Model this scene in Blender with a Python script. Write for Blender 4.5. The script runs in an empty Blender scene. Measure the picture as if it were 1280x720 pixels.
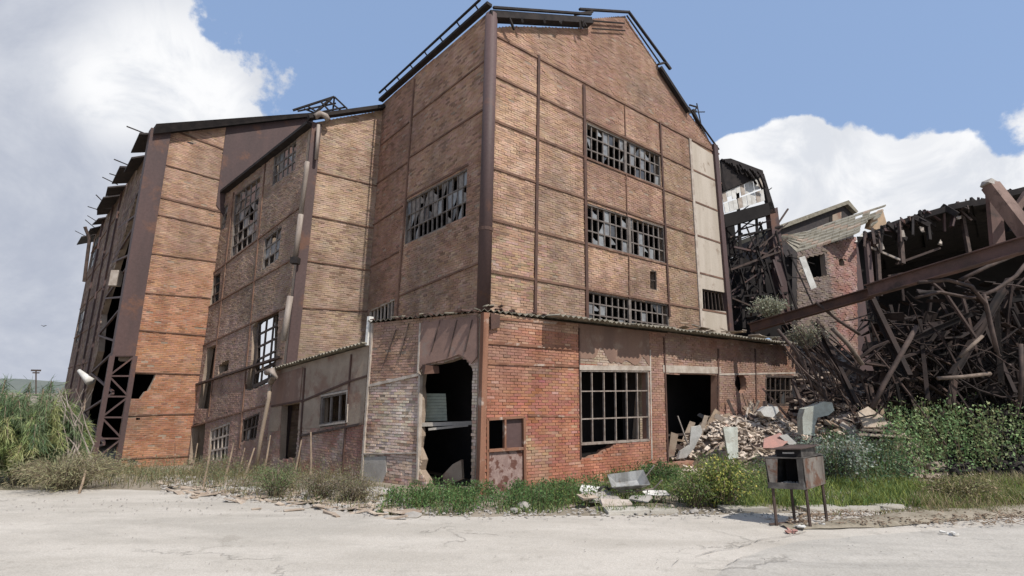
import bpy, math, random
import numpy as np
from mathutils import Vector, Matrix, noise
from mathutils.geometry import delaunay_2d_cdt

SC = bpy.context.scene
COL = SC.collection
RNG = random.Random(7)
NR = np.random.RandomState(11)
R = math.radians

# ------------------------------------------------------------------ camera
F_PX, PITCH, ROLL, EYE = 640.0, R(12.3), R(0.9), 2.0
FW = Vector((0, math.cos(PITCH), math.sin(PITCH)))
UP0 = Vector((0, -math.sin(PITCH), math.cos(PITCH)))
RT0 = Vector((1, 0, 0))
RT = RT0 * math.cos(ROLL) + UP0 * math.sin(ROLL)
UPV = UP0 * math.cos(ROLL) - RT0 * math.sin(ROLL)
CAMP = Vector((0, 0, EYE))
cam = bpy.data.cameras.new('camera')
cam.sensor_width = 36
cam.lens = 36 * F_PX / 1280
cam.clip_start = 0.1
cam.clip_end = 6000
camo = bpy.data.objects.new('camera', cam)
COL.objects.link(camo)
m3 = Matrix((RT, UPV, -FW)).transposed()
camo.matrix_world = Matrix.Translation(CAMP) @ m3.to_4x4()
SC.camera = camo


def ray(x, y):
    return FW + RT * ((x - 640) / F_PX) + UPV * ((360 - y) / F_PX)


def at(x, y, Y):
    d = ray(x, y)
    return CAMP + d * (Y / d.y)


def gz(x, y):
    def ss(a, b, t):
        t = min(1, max(0, (t - a) / (b - a)))
        return t * t * (3 - 2 * t)
    return -0.8 * ss(12.2, 21, y) * ss(2, -5, x)


def gnd(x, y):
    d = ray(x, y)
    t = (0 - EYE) / d.z
    for _ in range(12):
        p = CAMP + d * t
        t = (gz(p.x, p.y) - EYE) / d.z
    return CAMP + d * t


# ------------------------------------------------------------------ light and sky
SUN_AZ, SUN_EL = R(139), R(53)      # azimuth clockwise from +Y
SC.view_settings.view_transform = 'Standard'
SC.view_settings.look = 'None'
SC.view_settings.exposure = 0.0
SC.view_settings.gamma = 1.0
sun = bpy.data.lights.new('sun', 'SUN')
sun.energy = 4.9
sun.angle = R(0.5)
sun.color = (1.0, 0.955, 0.89)
suno = bpy.data.objects.new('sun', sun)
COL.objects.link(suno)
sd = Vector((math.sin(SUN_AZ) * math.cos(SUN_EL), math.cos(SUN_AZ) * math.cos(SUN_EL), math.sin(SUN_EL)))
suno.rotation_euler = (-sd).to_track_quat('-Z', 'Y').to_euler()
suno.location = sd * 60


class NT:
    """tiny node-tree helper"""
    def __init__(s, tree):
        s.t = tree; s.n = tree.nodes; s.l = tree.links
        s.n.clear()

    def add(s, typ, ins=None, **kw):
        n = s.n.new(typ)
        for k, v in kw.items():
            setattr(n, k, v)
        for k, v in (ins or {}).items():
            i = n.inputs[k]
            if hasattr(v, 'is_linked') or isinstance(v, bpy.types.NodeSocket):
                s.l.new(v, i)
            else:
                i.default_value = v
        return n

    def math(s, op, a, b=0.0, c=None):
        n = s.add('ShaderNodeMath', operation=op)
        for i, v in enumerate((a, b) if c is None else (a, b, c)):
            if isinstance(v, bpy.types.NodeSocket): s.l.new(v, n.inputs[i])
            else: n.inputs[i].default_value = v
        return n.outputs[0]

    def mix(s, f, a, b, mode='MIX'):
        n = s.add('ShaderNodeMix', data_type='RGBA', blend_type=mode)
        for k, v in ((0, f), (6, a), (7, b)):
            if isinstance(v, bpy.types.NodeSocket): s.l.new(v, n.inputs[k])
            else: n.inputs[k].default_value = v if k == 0 else (*v[:3], 1)
        return n.outputs[2]

    def maprange(s, v, a, b, c=0.0, d=1.0, smooth=True):
        n = s.add('ShaderNodeMapRange', interpolation_type='SMOOTHSTEP' if smooth else 'LINEAR')
        s.l.new(v, n.inputs[0])
        for i, q in enumerate((a, b, c, d)): n.inputs[i + 1].default_value = q
        return n.outputs[0]

    def noise(s, vec, scale, detail=4, rough=0.55, dist=0.0, out='Fac'):
        n = s.add('ShaderNodeTexNoise', {'Vector': vec, 'Scale': scale, 'Detail': detail, 'Roughness': rough, 'Distortion': dist})
        return n.outputs[out]


world = bpy.data.worlds.new('World')
SC.world = world
world.use_nodes = True
w = NT(world.node_tree)
tc = w.add('ShaderNodeTexCoord').outputs['Generated']
sky = w.add('ShaderNodeTexSky', sky_type='NISHITA', sun_disc=False, sun_elevation=SUN_EL,
            sun_rotation=SUN_AZ, air_density=1.0, dust_density=1.6, ozone_density=1.2)
sep = w.add('ShaderNodeSeparateXYZ', {0: tc})
nz = w.noise(tc, 5.5, 7, 0.60)
nz2 = w.noise(tc, 14, 6, 0.6)
nzl = w.noise(tc, 1.6, 3, 0.5)


def blob(px, py, rad):
    c = ray(px, py).normalized()
    dist = w.add('ShaderNodeVectorMath', {0: tc, 1: c}, operation='DISTANCE').outputs['Value']
    return w.math('DIVIDE', dist, rad)


def union(bl):
    o = bl[0]
    for b in bl[1:]:
        o = w.math('SMOOTH_MIN', o, b, 0.15)
    return o


bl = union([blob(-40, 60, .30), blob(80, 40, .155), blob(150, 10, .055), blob(150, 130, .14), blob(215, 120, .085), blob(258, 128, .058), blob(305, 150, .03),
            blob(50, 260, .30), blob(30, 450, .4), blob(-500, 200, .6),
            blob(925, 215, .07), blob(985, 215, .09), blob(1060, 230, .085), blob(1120, 235, .07), blob(1180, 240, .085), blob(1260, 262, .09),
            blob(1000, 320, .14), blob(1150, 350, .2), blob(1350, 370, .22), blob(1700, 380, .35)])
edge = w.math('ADD', bl, w.math('MULTIPLY', w.math('SUBTRACT', nz, 0.5), 0.95))
edge = w.math('ADD', edge, w.math('MULTIPLY', w.math('SUBTRACT', nz2, 0.5), 0.35))
mask_a = w.maprange(edge, 1.05, 0.96)
# scattered clouds elsewhere (behind the camera and overhead)
away = w.maprange(sep.outputs[1], 0.15, -0.25)
mask_b = w.math('MULTIPLY', w.maprange(w.math('ADD', nzl, w.math('MULTIPLY', nz, 0.35)), 0.68, 0.80), away)
low = w.maprange(sep.outputs[2], 0.10, 0.0)
mask = w.math('MAXIMUM', w.math('MAXIMUM', mask_a, mask_b), w.math('MULTIPLY', low, 0.6))
# the cloud's own light and grey
grey = w.maprange(union([blob(-30, 260, .34), blob(20, 400, .34), blob(-400, 200, .6)]), 1.2, 0.5)
bright = w.maprange(union([blob(215, 95, .10), blob(150, 110, .07), blob(265, 120, .06), blob(960, 190, .10), blob(1080, 220, .07), blob(1230, 215, .1)]), 1.6, 0.4)
cc = w.mix(w.maprange(nz, 0.35, 0.68), (0.70, 0.725, 0.78), (0.82, 0.84, 0.88))
gtex = w.mix(w.maprange(w.noise(tc, 3.2, 7, 0.65, 0.4), 0.35, 0.65), (0.46, 0.50, 0.60), (0.66, 0.69, 0.76))
cc = w.mix(grey, cc, gtex)
shade = w.maprange(w.noise(tc, 7, 9, 0.6, 0.6), 0.40, 0.64)
cc = w.mix(bright, cc, w.mix(shade, (0.98, 0.985, 1.0), (0.74, 0.77, 0.83)))
skyc = w.mix(1.0, sky.outputs[0], (0.115, 0.115, 0.115), 'MULTIPLY')
skyc = w.mix(0.62, skyc, (0.37, 0.535, 0.86))
fin = w.mix(mask, skyc, cc)
bg = w.add('ShaderNodeBackground', {'Color': fin, 'Strength': 1.0})
wo = w.add('ShaderNodeOutputWorld', {'Surface': bg.outputs[0]})


# ------------------------------------------------------------------ materials
def mat(name, c1, c2=None, scale=3.0, rough=0.85, bump=0.3, bscale=40, attr=False, metal=0.0, detail=5, streak=False,
        c3=None, s3=0.8, t3=(0.55, 0.7), spec=0.3, bdist=0.02):
    m = bpy.data.materials.new(name)
    m.use_nodes = True
    t = NT(m.node_tree)
    pos = t.add('ShaderNodeNewGeometry').outputs['Position']
    if attr:
        base = t.add('ShaderNodeAttribute', attribute_name='tint').outputs['Color']
        n1 = t.noise(pos, scale, detail)
        base = t.mix(t.maprange(n1, 0.3, 0.75), base, t.mix(1.0, base, c1, 'MULTIPLY'))
    else:
        v = pos
        if streak:
            v = t.add('ShaderNodeMapping', {'Vector': pos, 'Scale': (1.0, 1.0, 0.16)}).outputs[0]
        n1 = t.noise(v, scale, detail, 0.6)
        base = t.mix(t.maprange(n1, 0.33, 0.68), c1, c2 or tuple(x * 0.72 for x in c1))
    if c3:
        n3 = t.noise(pos, s3, 6, 0.62, 0.3)
        base = t.mix(t.maprange(n3, *t3), base, c3)
    nf = t.noise(pos, bscale, 4, 0.65)
    base = t.mix(t.maprange(nf, 0.3, 0.75, 0, 0.35), base, t.mix(1.0, base, (0.45, 0.42, 0.4), 'MULTIPLY'))
    b = t.add('ShaderNodeBump', {'Height': nf, 'Strength': bump, 'Distance': bdist})
    p = t.add('ShaderNodeBsdfPrincipled', {'Base Color': base, 'Roughness': rough, 'Metallic': metal, 'Normal': b.outputs[0],
                                           'Specular IOR Level': spec})
    t.add('ShaderNodeOutputMaterial', {'Surface': p.outputs[0]})
    return m


def leafmat(name, rough=0.6):
    m = bpy.data.materials.new(name)
    m.use_nodes = True
    t = NT(m.node_tree)
    base = t.add('ShaderNodeAttribute', attribute_name='tint').outputs['Color']
    p = t.add('ShaderNodeBsdfPrincipled', {'Base Color': base, 'Roughness': rough, 'Specular IOR Level': 0.25})
    tr = t.add('ShaderNodeBsdfTranslucent', {'Color': base})
    mx = t.add('ShaderNodeMixShader', {0: 0.3, 1: p.outputs[0], 2: tr.outputs[0]})
    t.add('ShaderNodeOutputMaterial', {'Surface': mx.outputs[0]})
    return m


M = {}
M['brick'] = mat('brick', (0.72, 0.66, 0.62), scale=2.2, rough=0.92, bump=0.5, bscale=55, attr=True)
M['mortar'] = mat('mortar', (0.36, 0.28, 0.215), (0.26, 0.20, 0.15), scale=1.4, bump=0.6, bscale=30)
M['rust'] = mat('rusted_steel', (0.115, 0.062, 0.045), (0.07, 0.042, 0.035), scale=2.5, rough=0.8, bump=0.3, bscale=30)
M['bandsteel'] = mat('band_steel', (0.20, 0.115, 0.08), (0.12, 0.07, 0.052), scale=1.6, rough=0.9, bump=0.4, bscale=18, c3=(0.27, 0.18, 0.13), s3=2.2)
M['plum'] = mat('brown_plate', (0.10, 0.062, 0.058), (0.075, 0.05, 0.048), scale=1.2, rough=0.65, bump=0.15, bscale=12, streak=True, c3=(0.15, 0.075, 0.05), s3=0.9)
M['orange'] = mat('orange_rust', (0.27, 0.135, 0.085), (0.17, 0.08, 0.05), scale=3.0, rough=0.85, streak=True, c3=(0.42, 0.33, 0.27), s3=2.0, t3=(0.55, 0.65))
M['char'] = mat('charred_steel', (0.018, 0.015, 0.015), (0.035, 0.028, 0.026), scale=3, rough=0.9)
M['char2'] = mat('burnt_brown_steel', (0.042, 0.028, 0.024), (0.015, 0.012, 0.011), scale=1.2, rough=.9)
M['soot'] = mat('sooty_wall', (0.012, 0.010, 0.010), (0.02, 0.017, 0.016), scale=1.0, rough=0.95)  # soot on burnt parts; also a near-black put in for indoor shade
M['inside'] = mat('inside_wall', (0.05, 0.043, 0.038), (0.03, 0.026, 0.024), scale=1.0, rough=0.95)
M['roof'] = mat('dark_roofing', (0.035, 0.030, 0.032), (0.055, 0.045, 0.042), scale=3, rough=0.8)
M['cream'] = mat('cream_render', (0.50, 0.44, 0.37), (0.40, 0.345, 0.28), scale=1.3, rough=0.9, streak=True, c3=(0.27, 0.21, 0.16), s3=1.6, t3=(0.58, 0.72), bump=0.2)
M['render'] = mat('grey_render', (0.37, 0.295, 0.225), (0.29, 0.225, 0.17), scale=1.8, rough=0.92, c3=(0.24, 0.15, 0.11), s3=1.2, t3=(.46, .64), bump=0.35)
M['brownrender'] = mat('brown_sheet', (0.25, 0.155, 0.115), (0.18, 0.115, 0.09), scale=2.0, rough=0.9, streak=True, c3=(0.30, 0.22, 0.17), s3=1.8, bump=0.3)
M['redrender'] = mat('red_brown_render', (0.30, 0.19, 0.15), (0.21, 0.135, 0.11), scale=1.6, rough=0.9, c3=(0.26, 0.2, 0.17), s3=2.0)
M['concrete'] = mat('old_concrete', (0.42, 0.39, 0.35), (0.30, 0.275, 0.245), scale=2.4, rough=0.92, bump=0.4)
M['white'] = mat('dirty_white', (0.72, 0.71, 0.67), (0.52, 0.50, 0.46), scale=2.5, rough=0.7, bump=0.15)
M['pale'] = mat('pale_paint', (0.48, 0.42, 0.36), (0.34, 0.28, 0.23), scale=4, rough=0.85)
M['palegreen'] = mat('pale_green_paint', (0.50, 0.55, 0.47), (0.38, 0.43, 0.37), scale=4, rough=0.8)
M['frame'] = mat('grey_window_steel', (0.20, 0.175, 0.155), (0.11, 0.09, 0.08), scale=6, rough=0.7)
M['frame2'] = mat('dark_window_steel', (0.10, 0.075, 0.06), (0.06, 0.045, 0.04), scale=6, rough=0.7)
M['bigframe'] = mat('grey_brown_window_steel', (0.34, 0.29, 0.25), (0.22, 0.17, 0.14), scale=7, rough=.8)
M['glass'] = mat('dusty_glass', (0.27, 0.28, 0.28), (0.16, 0.16, 0.165), scale=3.5, rough=0.3, bump=0.03, bscale=8, spec=0.5)  # dusty panes; the pale grey also stands in for reflected sky
M['glass2'] = mat('sooty_glass', (0.045, 0.045, 0.048), (0.08, 0.08, 0.08), scale=3.5, rough=0.22, bump=0.03, bscale=8, spec=0.5)
M['glass3'] = mat('grimy_glass', (0.25, 0.22, 0.19), (0.15, 0.13, 0.115), scale=4, rough=0.5, bump=0.05, bscale=8)
M['pipe'] = mat('grey_white_pipe', (0.36, 0.31, 0.27), (0.22, 0.175, 0.145), scale=4, rough=0.7, streak=True)
M['wood'] = mat('weathered_wood', (0.30, 0.225, 0.16), (0.19, 0.14, 0.10), scale=5, rough=0.9, bump=0.3)
M['palewood'] = mat('pale_wood', (0.46, 0.38, 0.30), (0.33, 0.26, 0.20), scale=5, rough=0.9)
M['rod'] = mat('brown_rod', (0.10, 0.068, 0.056), (0.05, 0.036, 0.031), scale=4, rough=0.8)
M['rubble'] = mat('rubble', (0.38, 0.31, 0.255), (0.22, 0.17, 0.135), scale=2.5, rough=0.95, bump=0.5)
M['asbestos'] = mat('asbestos_sheet', (0.29, 0.265, 0.21), (0.19, 0.17, 0.13), scale=3, rough=0.95, c3=(0.12, 0.105, 0.08), s3=2.0)
M['leaf'] = leafmat('leaf')
M['stem'] = mat('stem', (0.16, 0.125, 0.085), (0.22, 0.17, 0.12), scale=8)
M['galv'] = mat('galvanised_steel', (0.40, 0.40, 0.385), (0.22, 0.215, 0.2), scale=7, rough=0.5, streak=True, c3=(0.16, 0.11, 0.08), s3=4.0, t3=(0.6, 0.75), metal=0.25)
M['pink'] = mat('faded_red_plastic', (0.42, 0.22, 0.18), (0.34, 0.2, 0.17), scale=5)
M['rubber'] = mat('rubber', (0.03, 0.03, 0.03), (0.05, 0.045, 0.04), scale=8)


# ------------------------------------------------------------------ object helpers
def link(o, parent=None):
    COL.objects.link(o)
    if parent is not None:
        o.parent = parent
    return o


def base_of(parent):
    b = Vector((0, 0, 0))
    while parent is not None:
        b = b + parent.location
        parent = parent.parent
    return b


def thing(name, label, cat, loc, group=None):
    o = bpy.data.objects.new(name, None)
    o.empty_display_size = 0.3
    o.location = loc
    link(o)
    o['label'] = label; o['category'] = cat
    if group: o['group'] = group
    return o


def tag(o, label=None, cat=None, group=None, kind=None):
    if label: o['label'] = label
    if cat: o['category'] = cat
    if group: o['group'] = group
    if kind: o['kind'] = kind
    return o


class MB:
    def __init__(s):
        s.v = []; s.f = []; s.t = []   # tint per vert

    def face(s, pts, tint=(1, 1, 1)):
        i = len(s.v)
        s.v += [tuple(p) for p in pts]; s.f.append(tuple(range(i, i + len(pts)))); s.t += [tint] * len(pts)

    def hexa(s, p, tint=(1, 1, 1), jit=0.0):
        """eight corners: 0-3 front quad, 4-7 back quad"""
        i = len(s.v)
        for q in p:
            s.v.append(tuple(c + RNG.uniform(-jit, jit) for c in q) if jit else tuple(q))
        s.t += [tint] * 8
        for a in ((0, 1, 2, 3), (7, 6, 5, 4), (4, 5, 1, 0), (5, 6, 2, 1), (6, 7, 3, 2), (7, 4, 0, 3)):
            s.f.append(tuple(i + k for k in a))

    def box(s, c, sx, sy, sz, rot=None, tint=(1, 1, 1), jit=0.0):
        c = Vector(c); r = rot or Matrix.Identity(3)
        pts = [c + r @ Vector((x * sx / 2, y * sy / 2, z * sz / 2)) for x, y, z in
               ((-1, -1, -1), (1, -1, -1), (1, -1, 1), (-1, -1, 1), (-1, 1, -1), (1, 1, -1), (1, 1, 1), (-1, 1, 1))]
        s.hexa(pts, tint, jit)

    def bar(s, a, b, w, h=None, side=None, tint=(1, 1, 1), jit=0.0):
        a = Vector(a); b = Vector(b); d = b - a
        L = d.length
        if L < 1e-6: return
        d.normalize()
        up = Vector(side) if side is not None else (Vector((0, 0, 1)) if abs(d.z) < 0.9 else Vector((0, 1, 0)))
        x = d.cross(up).normalized(); z = x.cross(d).normalized()
        h = h or w
        p = []
        for e in (a, b):
            for sx, sz in ((-1, -1), (1, -1), (1, 1), (-1, 1)):
                p.append(e + x * (sx * w / 2) + z * (sz * h / 2))
        s.hexa(p, tint, jit)

    def tube(s, pts, r, n=7, tint=(1, 1, 1), cap=True):
        pts = [Vector(p) for p in pts]
        i0 = len(s.v)
        for k, p in enumerate(pts):
            d = (pts[min(k + 1, len(pts) - 1)] - pts[max(k - 1, 0)]).normalized()
            up = Vector((0, 0, 1)) if abs(d.z) < 0.95 else Vector((0, 1, 0))
            x = d.cross(up).normalized(); y = x.cross(d)
            rr = r[k] if isinstance(r, (list, tuple)) else r
            for j in range(n):
                a = 2 * math.pi * j / n
                s.v.append(tuple(p + x * (rr * math.cos(a)) + y * (rr * math.sin(a)))); s.t.append(tint)
        for k in range(len(pts) - 1):
            for j in range(n):
                a = i0 + k * n + j; b = i0 + k * n + (j + 1) % n
                s.f.append((a, b, b + n, a + n))
        if cap:
            s.f.append(tuple(i0 + j for j in range(n - 1, -1, -1)))
            s.f.append(tuple(i0 + (len(pts) - 1) * n + j for j in range(n)))

    def lump(s, c, r, squash=0.7, tint=(1, 1, 1), seed=0):
        """irregular stone: a jittered icosahedron"""
        ph = (1 + 5 ** .5) / 2
        V = [(-1, ph, 0), (1, ph, 0), (-1, -ph, 0), (1, -ph, 0), (0, -1, ph), (0, 1, ph), (0, -1, -ph), (0, 1, -ph), (ph, 0, -1), (ph, 0, 1), (-ph, 0, -1), (-ph, 0, 1)]
        Fc = [(0, 11, 5), (0, 5, 1), (0, 1, 7), (0, 7, 10), (0, 10, 11), (1, 5, 9), (5, 11, 4), (11, 10, 2), (10, 7, 6), (7, 1, 8),
              (3, 9, 4), (3, 4, 2), (3, 2, 6), (3, 6, 8), (3, 8, 9), (4, 9, 5), (2, 4, 11), (6, 2, 10), (8, 6, 7), (9, 8, 1)]
        i = len(s.v)
        sx, sy = RNG.uniform(.7, 1.3), RNG.uniform(.7, 1.3)
        for q in V:
            k = r / 1.9 * RNG.uniform(.7, 1.25)
            s.v.append((c[0] + q[0] * k * sx, c[1] + q[1] * k * sy, c[2] + q[2] * k * squash)); s.t.append(tint)
        for f in Fc: s.f.append(tuple(i + k for k in f))

    def build(s, name, m, parent=None, tint=False, smooth=False):
        b = base_of(parent)
        me = bpy.data.meshes.new(name)
        va = np.array(s.v, dtype=np.float64).reshape(-1, 3) - np.array(b)
        me.from_pydata(va.tolist(), [], s.f)
        if tint:
            a = me.attributes.new('tint', 'FLOAT_COLOR', 'POINT')
            ta = np.ones((len(s.v), 4), dtype=np.float32); ta[:, :3] = np.array(s.t)
            a.data.foreach_set('color', ta.ravel())
        if smooth:
            me.polygons.foreach_set('use_smooth', [True] * len(me.polygons))
        me.materials.append(M[m] if isinstance(m, str) else m)
        o = bpy.data.objects.new(name, me)
        return link(o, parent)


def quads_np(name, V, m, parent=None, T=None):
    """V (n,4,3) world quads"""
    n = len(V)
    b = np.array(base_of(parent))
    me = bpy.data.meshes.new(name)
    me.vertices.add(n * 4); me.loops.add(n * 4); me.polygons.add(n)
    me.vertices.foreach_set('co', (V.reshape(-1, 3) - b).astype(np.float32).ravel())
    me.loops.foreach_set('vertex_index', np.arange(n * 4, dtype=np.int32))
    me.polygons.foreach_set('loop_start', np.arange(0, n * 4, 4, dtype=np.int32))
    me.polygons.foreach_set('loop_total', np.full(n, 4, dtype=np.int32))
    if T is not None:
        a = me.attributes.new('tint', 'FLOAT_COLOR', 'POINT')
        ta = np.ones((n * 4, 4), dtype=np.float32); ta[:, :3] = np.repeat(T, 4, axis=0)
        a.data.foreach_set('color', ta.ravel())
    me.update(calc_edges=True); me.validate()
    me.materials.append(M[m])
    o = bpy.data.objects.new(name, me)
    return link(o, parent)


def inpoly(x, y, poly):
    c = False
    j = len(poly) - 1
    for i in range(len(poly)):
        xi, yi = poly[i]; xj, yj = poly[j]
        if (yi > y) != (yj > y) and x < (xj - xi) * (y - yi) / (yj - yi) + xi: c = not c
        j = i
    return c


class Wall:
    def __init__(s, P0, az):
        s.P0 = Vector((P0[0], P0[1], 0)); s.d = Vector((math.sin(az), math.cos(az), 0))
        n = Vector((s.d.y, -s.d.x, 0))
        if n.dot(Vector((0, 0, 0)) - s.P0) < 0: n = -n
        s.n = n

    def px(s, x, y):
        r = ray(x, y)
        t = (s.P0 - CAMP).dot(s.n) / r.dot(s.n)
        p = CAMP + r * t
        return ((p - s.P0).dot(s.d), p.z)

    def poly(s, pts):
        return [s.px(*p) for p in pts]

    def pt(s, u, z, off=0.0):
        p = s.P0 + s.d * u + s.n * off
        return Vector((p.x, p.y, z))

    def plan(s, u):
        p = s.P0 + s.d * u
        return (p.x, p.y)


def slab(W, name, outer, holes, m, parent, off=0.0, thick=0.3):
    """wall slab with real openings"""
    V = []; E = []
    for loop in [outer] + holes:
        i = len(V); n = len(loop)
        V += [Vector(p) for p in loop]
        E += [(i + k, i + (k + 1) % n) for k in range(n)]
    r = delaunay_2d_cdt(V, E, [], 0, 1e-5)
    vo, fo = r[0], r[2]
    tris = []
    for f in fo:
        cx = sum(vo[k].x for k in f) / len(f); cy = sum(vo[k].y for k in f) / len(f)
        if inpoly(cx, cy, outer) and not any(inpoly(cx, cy, h) for h in holes): tris.append(tuple(f))
    ec = {}
    for f in tris:
        for k in range(len(f)):
            a, b = f[k], f[(k + 1) % len(f)]
            key = (min(a, b), max(a, b))
            ec.setdefault(key, []).append((a, b))
    b = MB(); n = len(vo)
    b.v = [tuple(W.pt(p.x, p.y, off)) for p in vo] + [tuple(W.pt(p.x, p.y, off - thick)) for p in vo]
    b.t = [(1, 1, 1)] * len(b.v)
    for f in tris:
        b.f.append(f); b.f.append(tuple(k + n for k in reversed(f)))
    for k, l in ec.items():
        if len(l) == 1:
            a, c = l[0]
            b.f.append((a, a + n, c + n, c))
    return b.build(name, m, parent)


def intervals(z, outer, holes):
    def cross(poly):
        xs = []
        for i in range(len(poly)):
            (x0, y0), (x1, y1) = poly[i], poly[(i + 1) % len(poly)]
            if (y0 > z) != (y1 > z): xs.append(x0 + (x1 - x0) * (z - y0) / (y1 - y0))
        return sorted(xs)
    xs = cross(outer)
    iv = [(xs[k], xs[k + 1]) for k in range(0, len(xs) - 1, 2)]
    for h in holes:
        hx = cross(h)
        for k in range(0, len(hx) - 1, 2):
            a, b = hx[k], hx[k + 1]; nv = []
            for (p, q) in iv:
                if b <= p or a >= q: nv.append((p, q)); continue
                if a > p: nv.append((p, a))
                if b < q: nv.append((b, q))
            iv = nv
    return iv


UNIT = {}


def unit_brick(tint):
    key = tuple(round(c * 24) / 24 for c in tint)
    if key not in UNIT:
        b = MB(); b.box((0, 0, 0), 1, 1, 1, jit=0.03, tint=tuple(max(.02, c) for c in key))
        me_o = b.build('brick', 'brick', None, tint=True)
        me = me_o.data; bpy.data.objects.remove(me_o)
        UNIT[key] = me
    return UNIT[key]


def bricks(W, wall_obj, outer, holes, colfn, pitch=(0.25, 0.085), single=0, focus=None, off=0.0, missing=0.01, proud=(0.012, 0.03)):
    """brick courses laid in front of the wall slab; the 'single' nearest ones are objects of their own"""
    L = []
    zs = [p[1] for p in outer]
    z0, z1 = max(min(zs), -1.0), max(zs)
    row = 0
    z = z0
    g = 0.012
    while z < z1:
        zc = z + pitch[1] / 2
        for (a, b) in intervals(zc, outer, holes):
            st = math.floor(a / pitch[0]) * pitch[0] + (0.5 * pitch[0] if row % 2 else 0) - pitch[0]
            u = st
            while u < b:
                ua, ub = max(a, u + g / 2), min(b, u + pitch[0] - g / 2)
                if ub - ua > 0.05 and RNG.random() > missing:
                    L.append((ua, ub, z + g / 2, z + pitch[1] - g / 2))
                u += pitch[0]
        z += pitch[1]; row += 1
    if focus:
        L.sort(key=lambda q: (q[0] - focus[0]) ** 2 + (q[2] - focus[1]) ** 2 * 1.5)
    mb = MB()
    base = base_of(wall_obj)
    ang = math.atan2(W.d.y, W.d.x)
    for k, (ua, ub, za, zb) in enumerate(L):
        c = weather(W, colfn((ua + ub) / 2, za), (ua + ub) / 2, za)
        j = RNG.uniform(0.90, 1.09)
        c = (c[0] * j, c[1] * j * RNG.uniform(.95, 1.05), c[2] * j * RNG.uniform(.92, 1.08))
        pr = RNG.uniform(*proud)
        t1 = RNG.uniform(-.006, .006)
        if k < single:
            o = bpy.data.objects.new('brick', unit_brick(c))
            dep = pr + 0.03
            ctr = W.pt((ua + ub) / 2, (za + zb) / 2, off + pr - dep / 2) - base
            o.location = ctr; o.rotation_euler = (0, RNG.uniform(-.012, .012), ang + RNG.uniform(-.02, .02))
            o.scale = (ub - ua, dep, zb - za)
            link(o, wall_obj)
        else:
            i = len(mb.v)
            f0 = W.pt(ua, za, off + pr + t1); f1 = W.pt(ub, za, off + pr - t1); f2 = W.pt(ub, zb, off + pr - t1 * .5); f3 = W.pt(ua, zb, off + pr + t1 * .5)
            b0 = W.pt(ua, za, off - .02); b1 = W.pt(ub, za, off - .02); b2 = W.pt(ub, zb, off - .02); b3 = W.pt(ua, zb, off - .02)
            mb.v += [tuple(q) for q in (f0, f1, f2, f3, b0, b1, b2, b3)]; mb.t += [c] * 8
            for a in ((0, 1, 2, 3), (4, 5, 1, 0), (5, 6, 2, 1), (6, 7, 3, 2), (7, 4, 0, 3)):
                mb.f.append(tuple(i + q for q in a))
    if mb.v:
        o = mb.build('brickwork', 'brick', wall_obj, tint=True)
        o['kind'] = 'stuff'


def beam(W, name, a, b, width, proud, m, parent, off=0.0, deep=0.05):
    if m == 'bandsteel':
        width *= .55; proud = min(proud, .045) + (.004 if name == 'column' else 0)
    """flat steel or concrete member lying on the wall from a to b (u, z)"""
    va = Vector(a); vb = Vector(b); d = (vb - va).normalized(); p = Vector((-d.y, d.x)) * width / 2
    mb = MB()
    q = [va - p, vb - p, vb + p, va + p]
    mb.hexa([W.pt(x.x, x.y, off + proud) for x in q] + [W.pt(x.x, x.y, off - deep) for x in q])
    return mb.build(name, m, parent)


def band(W, pxa, pxb, u0, u1, width, proud, m, parent, name='band_beam', off=0.0):
    a = W.px(*pxa); b = W.px(*pxb)
    k = (b[1] - a[1]) / (b[0] - a[0])
    return beam(W, name, (u0, a[1] + k * (u0 - a[0])), (u1, a[1] + k * (u1 - a[0])), width, proud, m, parent, off)


def lerp2(q, s, t):
    TL, TR, BR, BL = [Vector(v) for v in q]
    top = TL.lerp(TR, s); bot = BL.lerp(BR, s)
    return top.lerp(bot, t)


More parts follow.
